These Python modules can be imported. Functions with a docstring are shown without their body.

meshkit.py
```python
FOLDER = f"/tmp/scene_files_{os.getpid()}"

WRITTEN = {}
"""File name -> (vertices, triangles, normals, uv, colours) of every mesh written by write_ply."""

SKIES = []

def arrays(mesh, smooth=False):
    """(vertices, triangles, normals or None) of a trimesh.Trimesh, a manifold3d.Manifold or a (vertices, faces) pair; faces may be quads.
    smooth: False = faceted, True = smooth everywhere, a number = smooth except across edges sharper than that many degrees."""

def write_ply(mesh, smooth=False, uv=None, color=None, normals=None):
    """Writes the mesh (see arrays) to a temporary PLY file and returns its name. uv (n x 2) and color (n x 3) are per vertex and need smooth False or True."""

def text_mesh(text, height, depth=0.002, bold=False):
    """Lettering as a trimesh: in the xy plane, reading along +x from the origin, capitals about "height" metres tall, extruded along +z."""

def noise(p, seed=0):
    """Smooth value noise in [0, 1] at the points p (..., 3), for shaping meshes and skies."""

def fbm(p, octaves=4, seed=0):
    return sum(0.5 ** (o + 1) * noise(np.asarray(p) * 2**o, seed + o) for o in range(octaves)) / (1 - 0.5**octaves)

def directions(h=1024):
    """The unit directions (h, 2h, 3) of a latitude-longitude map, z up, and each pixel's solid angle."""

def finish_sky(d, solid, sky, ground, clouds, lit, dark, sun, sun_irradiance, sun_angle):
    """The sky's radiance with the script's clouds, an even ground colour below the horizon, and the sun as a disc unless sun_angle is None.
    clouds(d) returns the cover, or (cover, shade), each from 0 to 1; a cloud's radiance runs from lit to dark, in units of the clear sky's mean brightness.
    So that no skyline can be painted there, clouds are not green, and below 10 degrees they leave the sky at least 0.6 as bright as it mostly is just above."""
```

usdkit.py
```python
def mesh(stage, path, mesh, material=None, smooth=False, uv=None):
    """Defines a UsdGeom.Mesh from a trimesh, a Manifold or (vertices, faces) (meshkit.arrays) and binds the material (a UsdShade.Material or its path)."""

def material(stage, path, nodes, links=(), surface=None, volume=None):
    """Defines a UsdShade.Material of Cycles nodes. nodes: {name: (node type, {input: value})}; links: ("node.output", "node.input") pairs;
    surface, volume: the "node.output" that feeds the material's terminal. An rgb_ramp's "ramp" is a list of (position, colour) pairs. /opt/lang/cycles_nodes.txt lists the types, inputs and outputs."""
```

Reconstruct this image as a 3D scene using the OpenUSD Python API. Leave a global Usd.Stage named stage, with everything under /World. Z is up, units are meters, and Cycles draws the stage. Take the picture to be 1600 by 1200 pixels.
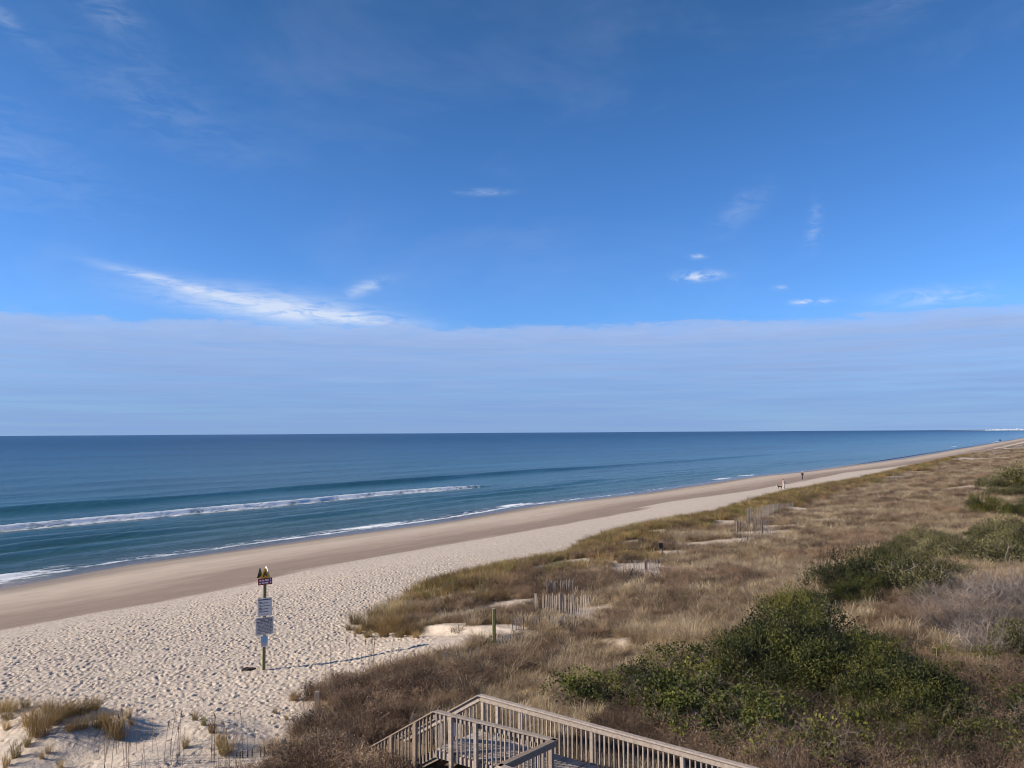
import math, random
import numpy as np, trimesh, manifold3d, usdkit, meshkit
from shapely import contains_xy
from shapely.geometry import Polygon
from pxr import Usd, UsdGeom, UsdLux, UsdShade, Gf, Sdf, Vt

stage = Usd.Stage.CreateInMemory()
UsdGeom.SetStageUpAxis(stage, 'Z'); UsdGeom.SetStageMetersPerUnit(stage, 1.0)
UsdGeom.Xform.Define(stage, '/World'); UsdGeom.Scope.Define(stage, '/World/Looks')

# ------------------------------------------------------------------ camera, sun, sky
F = 1232.0; CAM = np.array([0, 0, 12.3]); PITCH = math.atan(76/1232); ROLL = math.radians(.36)
FW = np.array([0, math.cos(PITCH), math.sin(PITCH)]); up0 = np.array([0, -math.sin(PITCH), math.cos(PITCH)]); r0 = np.array([1., 0, 0])
RT = r0*math.cos(ROLL) - up0*math.sin(ROLL); UP = up0*math.cos(ROLL) + r0*math.sin(ROLL)
cam = UsdGeom.Camera.Define(stage, '/World/camera')
cam.CreateHorizontalApertureAttr(36.0); cam.CreateVerticalApertureAttr(27.0); cam.CreateFocalLengthAttr(36.0*F/1600)
cam.CreateClippingRangeAttr(Gf.Vec2f(.1, 100000)); cam.CreateExposureAttr(0.6)
cam.AddTransformOp().Set(Gf.Matrix4d(*[*RT, 0], *[*UP, 0], *[*(-FW), 0], *[*CAM, 1]))

SUN_AZ = np.array([-.985, -.17]); SUN_AZ /= np.linalg.norm(SUN_AZ); SUN_EL = math.radians(27)
TOSUN = np.array([*(SUN_AZ*math.cos(SUN_EL)), math.sin(SUN_EL)])
sun = UsdLux.DistantLight.Define(stage, '/World/sun')
sun.CreateIntensityAttr(1.25); sun.CreateAngleAttr(.5); sun.CreateColorAttr(Gf.Vec3f(1, .875, .71)); sun.CreateNormalizeAttr(True)
zz = TOSUN; xx = np.cross([0, 0, 1], zz); xx /= np.linalg.norm(xx); yy = np.cross(zz, xx)
sun.AddTransformOp().Set(Gf.Matrix4d(*xx, 0, *yy, 0, *zz, 0, 0, 0, 0, 1))

SKY = .10
def sky_material():
    n, L = {}, []
    def M(name, op, a=None, b=None, c=None, **kw):
        d = {'math_type': op}
        for i, x in enumerate((a, b, c)):
            if isinstance(x, str): L.append((x, f'{name}.value{i+1}'))
            elif x is not None: d[f'value{i+1}'] = float(x)
        d.update(kw); n[name] = ('math', d); return name + '.value'
    def smooth(name, x, a, b):
        n[name] = ('map_range', {'range_type': 'smoothstep', 'from_min': float(a), 'from_max': float(b), 'to_min': 0.0, 'to_max': 1.0, 'clamp': True}); L.append((x, name + '.value')); return name + '.result'
    n['sky'] = ('sky_texture', {'sky_type': 'single_scattering', 'sun_disc': False, 'sun_elevation': SUN_EL, 'sun_rotation': math.atan2(TOSUN[0], TOSUN[1]),
                                'altitude': 0.0, 'air_density': 1.0, 'aerosol_density': .25, 'ozone_density': 2.5})
    n['tc'] = ('texture_coordinate', {}); n['sep'] = ('separate_xyz', {}); L.append(('tc.generated', 'sep.vector'))
    x, y, z = 'sep.x', 'sep.y', 'sep.z'
    el = M('el', 'arcsine', z); el = M('eld', 'multiply', el, 57.2958)
    az = M('az', 'arctan2', x, y); az = M('azd', 'multiply', az, 57.2958)
    def nz(name, sa, se, off, detail=4., rough=.55, dist=0.):
        n[name+'c'] = ('combine_xyz', {'z': off}); a = M(name+'a', 'multiply', az, sa); e = M(name+'e', 'multiply', el, se)
        L.extend([(a, name+'c.x'), (e, name+'c.y'), (name+'c.vector', name+'.vector')])
        n[name] = ('noise_texture', {'dimensions': '3D', 'scale': 1.0, 'detail': detail, 'roughness': rough, 'distortion': dist}); return name + '.fac'
    # low cloud deck over the sea
    edge = M('edge0', 'multiply_add', nz('nb', .09, .0, 3.1, 5., .6), 1.3, 6.75)
    edge = M('edge1', 'multiply_add', nz('nb2', .30, 1.3, 7.7, 7., .62, .4), 2.0, edge)
    edge = M('edge2', 'subtract', edge, .65)
    dd = M('dd', 'subtract', edge, el)
    bank = smooth('bank', dd, -.35, 1.15)
    streak = M('stk', 'multiply_add', nz('ns', .07, 1.9, 1.3, 7., .66, .3), .8, .42)
    bank = M('bankf', 'multiply', bank, streak, None, use_clamp=True)
    rim = M('rim0', 'multiply', smooth('rima', dd, -.1, .3), M('rimi', 'subtract', 1.0, smooth('rimb', dd, .3, 1.8)))
    rim = M('rim1', 'multiply', rim, nz('nr', .25, 1.2, 9.2, 5.))
    def lump(name, a0, e0, sa, se, slope, gain, noise):
        da = M(name+'1', 'subtract', az, a0); e1 = M(name+'2', 'subtract', el, e0); de = M(name+'3', 'multiply_add', da, slope, e1)
        u = M(name+'4', 'divide', da, sa); v = M(name+'5', 'divide', de, se)
        r = M(name+'6', 'add', M(name+'7', 'multiply', u, u), M(name+'8', 'multiply', v, v))
        g = M(name+'9', 'exponent', M(name+'x', 'multiply', r, -1.))
        return M(name+'z', 'multiply', M(name+'y', 'multiply', g, gain), noise)
    wn = smooth('wns', nz('wn', .35, 1.1, 4.4, 7., .62, .8), .34, .72)
    wn2 = smooth('wns2', nz('wn2', .9, 1.9, 8.4, 6., .62, .6), .36, .66)
    wn3 = smooth('wns3', nz('wn3', .42, 2.2, 4.4, 9., .62, .5), .18, .66)
    feat = [lump('c1', -17.0, 8.8, 6.6, 1.0, .10, .85, wn3), lump('c2', -23.5, 10.1, 3.4, .3, .2, .75, wn3), lump('c2b', -12.0, 8.3, 4.6, .4, .08, .75, wn3), lump('c3', -10.5, 10.4, 1.3, .45, -.35, .6, wn),
            lump('c4', 13.5, 10.95, 1.35, .30, .0, .95, wn2), lump('c5', 13.4, 12.3, .5, .14, .0, .55, wn2), lump('c6', 21.0, 8.75, 1.1, .17, .0, .95, wn2),
            lump('c7', 19.0, 9.8, .4, .15, .0, .4, wn2), lump('c8', -1.9, 17.2, 1.6, .22, .0, .42, wn), lump('c9', 21.3, 13.8, .45, 1.2, -.7, .22, wn2), lump('c10', 16.6, 15.4, 1.6, 1.0, -.5, .16, wn),
            lump('c11', 28.5, 8.5, 3.0, .55, .0, .45, wn), lump('c12', -25.0, 21.5, 6., 2.2, .3, .09, wn), lump('c13', -28.0, 26.5, 2.8, 1.2, .55, .16, wn), lump('c14', -36, 17.5, 8., 3., .25, .12, wn), lump('c15', 29., 27.0, 6., 1.0, -.25, .08, wn), lump('c16', -33.5, 24.5, 1.6, .5, .5, .2, wn)]
    veil = M('veil', 'multiply', smooth('vl', nz('nv', .05, .12, 5.5, 5., .6, .5), .45, .8), .07)
    wisp = veil
    for i, f_ in enumerate(feat): wisp = M(f'w{i}', 'add', wisp, f_)
    wisp = M('wcl', 'minimum', wisp, .85)
    c = lambda r, g, b: tuple(v/SKY/1.515 for v in (r, g, b))
    n['tr'] = ('rgb_ramp', {'ramp': [(0, (.40, .67, 1.13)), (.25, (.385, .665, 1.13)), (.55, (.325, .61, .97)), (.8, (.275, .54, .81)), (1, (.26, .51, .75))]}); n['te'] = ('map_range', {'from_min': 0., 'from_max': 35., 'clamp': True}); L.extend([(el, 'te.value'), ('te.result', 'tr.fac'), ('tr.color', 'tint.b')])
    n['tint'] = ('mix_color', {'blend_type': 'multiply', 'fac': 1.0, 'b': (.38, .74, 1.2), 'use_clamp': False}); L.append(('sky.color', 'tint.a'))
    n['bankcol'] = ('mix_color', {'blend_type': 'mix', 'a': c(.235, .375, .70), 'b': c(.35, .478, .77), 'use_clamp': False})
    L.append((M('bcm', 'multiply_add', nz('bcn', .10, 2.2, 2.2, 7., .64, .4), 1.2, M('bcs', 'multiply_add', smooth('bcg', el, .5, 7.0), .9, -.72), use_clamp=True), 'bankcol.fac'))
    n['m1'] = ('mix_color', {'blend_type': 'mix', 'use_clamp': False, 'b': c(.72, .80, .95)})
    n['m2'] = ('mix_color', {'blend_type': 'mix', 'use_clamp': False})
    n['m3'] = ('mix_color', {'blend_type': 'mix', 'use_clamp': False, 'b': c(.45, .55, .82)})
    L.extend([(wisp, 'm1.fac'), ('tint.result', 'm1.a'), (bank, 'm2.fac'), ('m1.result', 'm2.a'), ('bankcol.result', 'm2.b'), (M('rimf', 'multiply', rim, .8), 'm3.fac'), ('m2.result', 'm3.a')])
    n['bg'] = ('background_shader', {'strength': SKY}); L.append(('m3.result', 'bg.color'))
    return usdkit.material(stage, '/World/Looks/sky_air', n, L, surface='bg.background')
dome = UsdLux.DomeLight.Define(stage, '/World/sky')
UsdShade.MaterialBindingAPI.Apply(dome.GetPrim()).Bind(sky_material())
dome.GetPrim().SetCustomDataByKey('kind', 'structure')

# ------------------------------------------------------------------ helpers
rng = np.random.default_rng(7)
def ray(px, py): return FW + RT*(px-800)/F - UP*(py-600)/F
def at(px, py, z):
    d = ray(px, py); return CAM + d*((z-CAM[2])/d[2])
used = {}
def numbered(parent, name):
    k = (parent, name); used[k] = used.get(k, -1) + 1
    return f'{parent}/{name}' if used[k] == 0 else f'{parent}/{name}_{used[k]:03d}'
def tag(prim, label=None, cat=None, group=None, kind=None):
    for k, v in (('label', label), ('category', cat), ('group', group), ('kind', kind)):
        if v: prim.SetCustomDataByKey(k, v)
    return prim
def place(x, loc, rz, sc):
    x.AddTranslateOp().Set(Gf.Vec3d(*map(float, loc))); x.AddRotateZOp().Set(float(rz)); x.AddScaleOp().Set(Gf.Vec3f(*np.broadcast_to(np.asarray(sc, np.float32), 3).tolist()))
def thing(name, label=None, cat=None, loc=(0, 0, 0), rz=0, group=None, sc=1):
    x = UsdGeom.Xform.Define(stage, numbered('/World', name)); place(x, loc, rz, sc)
    tag(x.GetPrim(), label, cat, group); return x.GetPrim()
def copy_of(src, label, loc, rz=0, sc=1, group=None):
    name = src.GetName(); name = name[:-4] if name[-4:-3] == '_' and name[-3:].isdigit() else name; x = UsdGeom.Xform.Define(stage, numbered('/World', name)); place(x, loc, rz, sc)
    p = x.GetPrim(); p.GetReferences().AddInternalReference(src.GetPath()); p.SetInstanceable(True)
    d = src.GetCustomData(); tag(p, label, d.get('category'), group or d.get('group')); return p
def part(parent, name, mesh, mat, smooth=False, label=None):
    path = numbered(str(parent.GetPath()) if parent else '/World', name)
    m = usdkit.mesh(stage, path, mesh, mat, smooth=smooth)
    if label: m.GetPrim().SetCustomDataByKey('label', label)
    return m.GetPrim()
def joined(ms):
    vs, fs, o = [], [], 0
    for v, f in ms:
        vs.append(v); fs.append(np.asarray(f)+o); o += len(v)
    return np.vstack(vs), np.vstack(fs)
def beam(p0, p1, w, h, side=None, ch=.006):
    """A chamfered bar from p0 to p1; w along 'side', h across it."""
    p0, p1 = np.asarray(p0, float), np.asarray(p1, float); d = p1-p0; d /= np.linalg.norm(d)
    s = np.array([1., 0, 0]) if side is None else np.asarray(side, float); s = s-d*(s@d)
    if np.linalg.norm(s) < 1e-6: s = np.cross(d, [0, 1., 0])
    s /= np.linalg.norm(s); u = np.cross(d, s); a, b = w/2, h/2; ch = min(ch, a*.4, b*.4)
    sec = [(a-ch, -b), (a, -b+ch), (a, b-ch), (a-ch, b), (-a+ch, b), (-a, b-ch), (-a, -b+ch), (-a+ch, -b)]
    v = np.array([p + s*x + u*y for p in (p0, p1) for x, y in sec])
    f = []
    for i in range(8):
        j = (i+1) % 8; f += [(i, j, 8+j), (i, 8+j, 8+i)]
    for i in range(1, 7): f += [(0, i+1, i), (8, 8+i, 8+i+1)]
    return v, np.array(f)
def tubes(p0, p1, r0, r1, k=3):
    """Many tapered prisms at once."""
    p0, p1 = np.asarray(p0, float), np.asarray(p1, float); n = len(p0); d = p1-p0; d /= np.maximum(np.linalg.norm(d, axis=1, keepdims=True), 1e-9)
    ref = np.where(np.abs(d[:, 2:3]) < .9, np.array([[0, 0, 1.]]), np.array([[1., 0, 0]])); s = np.cross(d, ref); s /= np.linalg.norm(s, axis=1, keepdims=True); u = np.cross(d, s)
    r0 = np.broadcast_to(r0, n)[:, None]; r1 = np.broadcast_to(r1, n)[:, None]; v = []
    for P, r in ((p0, r0), (p1, r1)):
        for i in range(k):
            t = 2*math.pi*i/k; v.append(P + (s*math.cos(t)+u*math.sin(t))*r)
    v = np.stack(v, 1).reshape(-1, 3); f = []
    for i in range(k):
        j = (i+1) % k; f += [(i, j, k+j), (i, k+j, k+i)]
    f = (np.array(f)[None] + (np.arange(n)*2*k)[:, None, None]).reshape(-1, 3)
    return v, f
def pathtube(pts, r, k=4):
    pts = np.asarray(pts, float); n = len(pts); d = np.gradient(pts, axis=0); d /= np.maximum(np.linalg.norm(d, axis=1, keepdims=True), 1e-9)
    ref = np.where(np.abs(d[:, 2:3]) < .9, np.array([[0, 0, 1.]]), np.array([[1., 0, 0]])); s = np.cross(d, ref); s /= np.linalg.norm(s, axis=1, keepdims=True); q = np.cross(d, s); r = np.broadcast_to(r, n)[:, None]
    v = np.stack([pts+(s*math.cos(2*math.pi*i/k)+q*math.sin(2*math.pi*i/k))*r for i in range(k)], 1).reshape(-1, 3); f = []
    for j in range(n-1):
        for i in range(k):
            a, b = j*k+i, j*k+(i+1) % k; f += [(a, b, b+k), (a, b+k, a+k)]
    return v, np.array(f)
def unit(v): return v/np.maximum(np.linalg.norm(v, axis=-1, keepdims=True), 1e-9)
def leaf_cards(c, d, nrm, ln, wd):
    """Folded diamond leaves: centre c, axis d, face normal nrm."""
    d = unit(d); s = unit(np.cross(d, nrm)); nn = np.cross(s, d); ln = np.broadcast_to(ln, len(c))[:, None]; wd = np.broadcast_to(wd, len(c))[:, None]
    v = np.stack([c-d*ln*.5, c+s*wd*.5+nn*wd*.15, c+d*ln*.5, c-s*wd*.5+nn*wd*.15], 1).reshape(-1, 3)
    f = (np.array([[0, 1, 2], [0, 2, 3]])[None] + (np.arange(len(c))*4)[:, None, None]).reshape(-1, 3)
    return v, f
def blades(n, rad, h, w, lean, g, hv=.35, droop=.5):
    """A tuft of bent tapering blades."""
    a = g.uniform(0, 2*math.pi, n); r = rad*np.sqrt(g.uniform(0, 1, n)); b = np.stack([r*np.cos(a), r*np.sin(a), -.03+0*a], 1)
    az = a + g.normal(0, .9, n); out = np.stack([np.cos(az), np.sin(az), 0*az], 1); H = h*g.uniform(1-hv, 1+hv, n)[:, None]; le = np.abs(g.normal(lean, lean*.5, n))[:, None]
    sd = np.stack([-np.sin(az+g.normal(0, .7, n)), np.cos(az+g.normal(0, .7, n)), 0*az], 1); W = w*g.uniform(.7, 1.3, n)[:, None]
    zt = np.array([0, 0, 1.]); p1 = b + H*(.5*zt + .5*le*out*.6); p2 = p1 + H*((.38-.2*droop*le)*zt + le*out*.55); p3 = p2 + H*((.15-.5*droop*le)*zt + le*out*.5)
    v = np.stack([b-sd*W*.5, b+sd*W*.5, p1-sd*W*.45, p1+sd*W*.45, p2-sd*W*.3, p2+sd*W*.3, p3], 1).reshape(-1, 3)
    f = (np.array([[0, 1, 3], [0, 3, 2], [2, 3, 5], [2, 5, 4], [4, 5, 6]])[None] + (np.arange(n)*7)[:, None, None]).reshape(-1, 3)
    return v, f
def fbm2(x, y, sc, oct=4, seed=0): return meshkit.fbm(np.stack([np.asarray(x)/sc, np.asarray(y)/sc, 0*np.asarray(x)+seed*1.37], -1), oct, seed)
def sstep(a, b, x): t = np.clip((x-a)/(b-a), 0, 1); return t*t*(3-2*t)

# ------------------------------------------------------------------ materials
def plain(name, col, rough=.8, spec=.3, var=.0, noise=None, bump=None, trans=0., metallic=0.):
    """Principled look; var = value spread between objects, noise = (scale, amount) of mottling, bump = (scale, strength, distance)."""
    n = {'p': ('principled_bsdf', {'base_color': col, 'roughness': rough, 'specular_ior_level': spec, 'metallic': metallic})}; L = []; src = None
    if var or noise:
        n['h'] = ('hsv', {'color': col}); src = 'h.color'; n['one'] = ('math', {'math_type': 'add', 'value1': 1.0, 'value2': 0.0}); last = 'one.value'
        if var:
            n['oi'] = ('object_info', {}); n['v'] = ('map_range', {'from_min': 0., 'from_max': 1., 'to_min': 1-var, 'to_max': 1+var}); L += [('oi.random', 'v.value')]
            n['mv'] = ('math', {'math_type': 'multiply'}); L += [(last, 'mv.value1'), ('v.result', 'mv.value2')]; last = 'mv.value'
        if noise:
            n['g'] = ('geometry', {}); n['no'] = ('noise_texture', {'scale': noise[0], 'detail': 4., 'roughness': .6}); n['nv'] = ('map_range', {'from_min': .25, 'from_max': .75, 'to_min': 1-noise[1], 'to_max': 1+noise[1]})
            n['mn'] = ('math', {'math_type': 'multiply'}); L += [('g.position', 'no.vector'), ('no.fac', 'nv.value'), (last, 'mn.value1'), ('nv.result', 'mn.value2')]; last = 'mn.value'
        L += [(last, 'h.value'), (src, 'p.base_color')]
    if bump:
        n['g2'] = ('geometry', {}); n['bn'] = ('noise_texture', {'scale': bump[0], 'detail': 4.}); n['b'] = ('bump', {'strength': bump[1], 'distance': bump[2]})
        L += [('g2.position', 'bn.vector'), ('bn.fac', 'b.height'), ('b.normal', 'p.normal')]
    if trans:
        n['t'] = ('translucent_bsdf', {'color': tuple(min(1, c*1.2) for c in col)}); n['mx'] = ('mix_closure', {'fac': trans}); L += [('p.BSDF', 'mx.closure1'), ('t.BSDF', 'mx.closure2')]
        if src: L.append((src, 't.color'))
        return usdkit.material(stage, '/World/Looks/'+name, n, L, surface='mx.closure')
    return usdkit.material(stage, '/World/Looks/'+name, n, L, surface='p.BSDF')

def leafy(name, stops, scale=.6, spread=.35, trans=.25, rough=.6, spec=.25):
    """Foliage colour: drifts over metres of ground, differs from tuft to tuft and leaf to leaf."""
    n = {'g': ('geometry', {}), 'oi': ('object_info', {}), 'no': ('noise_texture', {'scale': scale, 'detail': 3.}), 'a': ('math', {'math_type': 'multiply_add', 'value2': spread}), 'b': ('math', {'math_type': 'multiply_add', 'value2': spread, 'value3': -spread*.5}),
         'c': ('math', {'math_type': 'add', 'value2': -spread*.5}), 'r': ('rgb_ramp', {'ramp': stops}), 'p': ('principled_bsdf', {'roughness': rough, 'specular_ior_level': spec}), 't': ('translucent_bsdf', {}), 'mx': ('mix_closure', {'fac': trans}),
         'st': ('map_range', {'from_min': .28, 'from_max': .72, 'clamp': True})}
    L = [('g.position', 'no.vector'), ('no.fac', 'st.value'), ('oi.random', 'b.value1'), ('st.result', 'c.value1'), ('c.value', 'a.value3'), ('g.random_per_island', 'a.value1'), ('a.value', 'd.value1'), ('b.value', 'd.value2'),
         ('d.value', 'r.fac'), ('r.color', 'p.base_color'), ('r.color', 't.color'), ('p.BSDF', 'mx.closure1'), ('t.BSDF', 'mx.closure2')]
    n['d'] = ('math', {'math_type': 'add'})
    return usdkit.material(stage, '/World/Looks/'+name, n, L, surface='mx.closure')

M = {}
M['wood'] = plain('weathered_wood', (.295, .247, .212), .85, .2, var=.28, noise=(11., .3), bump=(60., .25, .004))
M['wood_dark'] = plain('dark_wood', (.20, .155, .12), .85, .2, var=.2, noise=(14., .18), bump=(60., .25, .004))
M['deck'] = plain('deck_boards', (.29, .25, .22), .85, .2, var=.28, noise=(9., .15), bump=(60., .25, .004))
M['slat'] = plain('grey_fence_slat', (.27, .235, .21), .9, .15, var=.3, noise=(20., .15))
M['slat_dark'] = plain('dark_fence_slat', (.16, .12, .09), .9, .15, var=.3)
M['post_green'] = plain('treated_post', (.16, .145, .07), .85, .2, noise=(9., .2))
M['post_grey'] = plain('grey_post', (.2, .17, .15), .85, .2, noise=(9., .2))
M['black'] = plain('black_paint', (.015, .015, .017), .6)
M['sign_white'] = plain('sign_white', (.62, .55, .48), .45, .4)
M['sign_grey'] = plain('sign_grey', (.46, .41, .36), .45, .4)
M['sign_red'] = plain('sign_red', (.26, .03, .03), .45, .4)
M['sign_yellow'] = plain('sign_yellow', (.55, .28, .02), .5, .4)
M['sign_blue'] = plain('sign_blue', (.2, .33, .45), .45, .4)
M['white'] = plain('white_paint', (.8, .8, .8), .5)
M['ink'] = plain('dark_ink', (.05, .05, .07), .6)
M['ink_white'] = plain('pale_ink', (.6, .5, .52), .6)
M['metal'] = plain('bolt_metal', (.4, .4, .4), .4, .5, metallic=1.)
M['wire'] = plain('fence_wire', (.2, .17, .15), .6, .3)
M['wetstone'] = plain('debris', (.05, .035, .03), .9, .1, noise=(20., .3))
M['skin'] = plain('skin', (.5, .3, .22), .6)
M['pink'] = plain('pale_pink_cloth', (.5, .36, .32), .9)
M['palepants'] = plain('pale_cloth', (.52, .44, .4), .9)
M['navy'] = plain('navy_cloth', (.02, .022, .035), .9)
M['hair'] = plain('dark_hair', (.05, .035, .03), .7)
M['dogdark'] = plain('dark_fur', (.03, .02, .015), .9)
M['dogtan'] = plain('tan_fur', (.55, .42, .3), .9)
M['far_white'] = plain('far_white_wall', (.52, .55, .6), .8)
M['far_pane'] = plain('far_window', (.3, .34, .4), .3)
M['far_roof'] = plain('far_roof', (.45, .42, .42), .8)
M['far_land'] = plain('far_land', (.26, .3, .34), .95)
M['grass_pale'] = leafy('pale_dry_grass', [(0, (0.407, 0.312, 0.198)), (0.5, (0.582, 0.467, 0.31)), (1, (0.718, 0.614, 0.433))], .4, trans=.4)
M['grass_dark'] = leafy('dark_dry_grass', [(0, (0.113, 0.077, 0.048)), (0.5, (0.218, 0.153, 0.094)), (1, (0.332, 0.245, 0.155))], .4, trans=.3)
M['oats_dark'] = leafy('dark_beach_grass', [(0, (.12, .085, .035)), (.5, (.22, .16, .065)), (1, (.34, .25, .11))], .4, trans=.3)
M['brush_dark'] = leafy('dark_brush', [(0, (0.082, 0.052, 0.035)), (0.5, (0.184, 0.122, 0.08)), (1, (0.326, 0.234, 0.154))], .5, trans=.1)
M['grass'] = leafy('dry_grass', [(0, (0.252, 0.18, 0.112)), (0.35, (0.417, 0.312, 0.192)), (0.7, (0.553, 0.429, 0.272)), (1, (0.66, 0.545, 0.367))], .25, trans=.4)
M['oats'] = leafy('beach_grass', [(0, (0.194, 0.123, 0.053)), (0.4, (0.37, 0.255, 0.106)), (0.75, (0.484, 0.352, 0.158)), (1, (0.563, 0.44, 0.246))], .35, trans=.4)
M['green_grass'] = leafy('green_beach_grass', [(0, (.10, .11, .03)), (.5, (.20, .20, .06)), (1, (.32, .28, .11))], .4, trans=.35)
M['brush'] = leafy('brown_brush', [(0, (0.153, 0.099, 0.064)), (0.5, (0.347, 0.234, 0.15)), (0.8, (0.469, 0.338, 0.222)), (1, (0.592, 0.457, 0.307))], .5, trans=.15)
M['twig'] = leafy('grey_twigs', [(0, (.12, .10, .088)), (.5, (.23, .19, .168)), (1, (.38, .33, .295))], .5, trans=.0)
M['twig_brown'] = leafy('brown_twigs', [(0, (0.061, 0.042, 0.031)), (0.5, (0.133, 0.092, 0.064)), (1, (0.235, 0.169, 0.122))], .5, trans=.0)
M['juniper'] = leafy('juniper_leaf', [(0, (0.012, 0.016, 0.005)), (0.35, (0.052, 0.058, 0.013)), (0.75, (0.129, 0.123, 0.027)), (1, (0.232, 0.198, 0.059))], 1.1, .5, trans=.15)
M['vine'] = leafy('vine_leaf', [(0, (0.018, 0.025, 0.006)), (0.45, (0.068, 0.078, 0.014)), (0.8, (0.171, 0.17, 0.03)), (1, (0.297, 0.239, 0.052))], .7, trans=.25)
M['vine_yellow'] = leafy('yellow_vine_leaf', [(0, (.04, .045, .01)), (.4, (.12, .125, .022)), (.8, (.25, .23, .04)), (1, (.36, .25, .05))], .7, trans=.3)
M['myrtle'] = leafy('myrtle_leaf', [(0, (.055, .054, .02)), (.5, (.17, .155, .07)), (.85, (.27, .235, .12)), (1, (.36, .24, .11))], .9, .5, trans=.2)

# ------------------------------------------------------------------ the lie of the land: w runs along the shore, v out to sea
O = at(0, 918, 0)[:2]; AL = np.array([.584, .811]); AL /= np.linalg.norm(AL); OUT = np.array([-AL[1], AL[0]])
def vw(x, y): return (x-O[0])*OUT[0]+(y-O[1])*OUT[1], (x-O[0])*AL[0]+(y-O[1])*AL[1]
def xy(v, w): return O[0]+v*OUT[0]+w*AL[0], O[1]+v*OUT[1]+w*AL[1]
SHW = [-400, -30, 0, 12, 29, 56, 82, 114, 183, 213, 336, 563, 1177, 3000, 9000, 15000]; SHV = [0, 0, 0, 2.2, 2.1, 1., 3.2, .2, .8, -3., -8, -7, -5, 10, 40, 80]
def shore(w): return np.interp(w, SHW, SHV)
FRW = [-400, -40, -14.5, -13.4, -12, -11, -9.4, -8.1, -6.2, -3.4, -1.0, -.6, -.4, 2.2, 7.9, 12.7, 18.2, 22.8, 32.9, 40.9, 60, 96, 128, 195, 362, 636, 1500, 9000, 15000]
FRV = [-54, -54, -53, -51.6, -51.6, -51., -49.2, -48.9, -49., -49.9, -48, -45.7, -42.4, -40.4, -38., -37.3, -37.5, -38.8, -35.8, -35., -36., -33.6, -35.6, -35, -31.5, -36.5, -36, 0, 40]
def front(w): return np.interp(w, FRW, FRV) + 1.1*(fbm2(w, 0*w, 5., 3, 4)-.5)
def smoothcurve(x, xs, ys):
    from scipy.interpolate import PchipInterpolator
    return PchipInterpolator(xs, ys)(np.clip(x, xs[0], xs[-1]))
PV = [-20000, -130, -80, -66, -58, -50, -44, -34, -26, -20, -10, -3, 0, 8, 40, 200, 60000]; PZ = [4.6, 4.6, 4.3, 3.85, 3.35, 2.95, 2.65, 2.45, 1.85, 1.45, .8, .22, 0, -.5, -2., -6, -20]
MOUNDS = [  # px, py, height, radius, squash: low sand dunes in the left corner and other bumps
    (70, 1128, .75, 1.4), (190, 1142, .6, 1.0), (112, 1160, .55, 1.1), (20, 1165, .4, 1.3), (310, 1145, .38, 1.3), (350, 1168, .25, 1.2), (230, 1190, .3, 1.4), (30, 1200, .3, 1.0), (150, 1112, .35, .8),]
MB = [(*at(a, b, 3.0)[:2], h, r) for a, b, h, r in MOUNDS]
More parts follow.
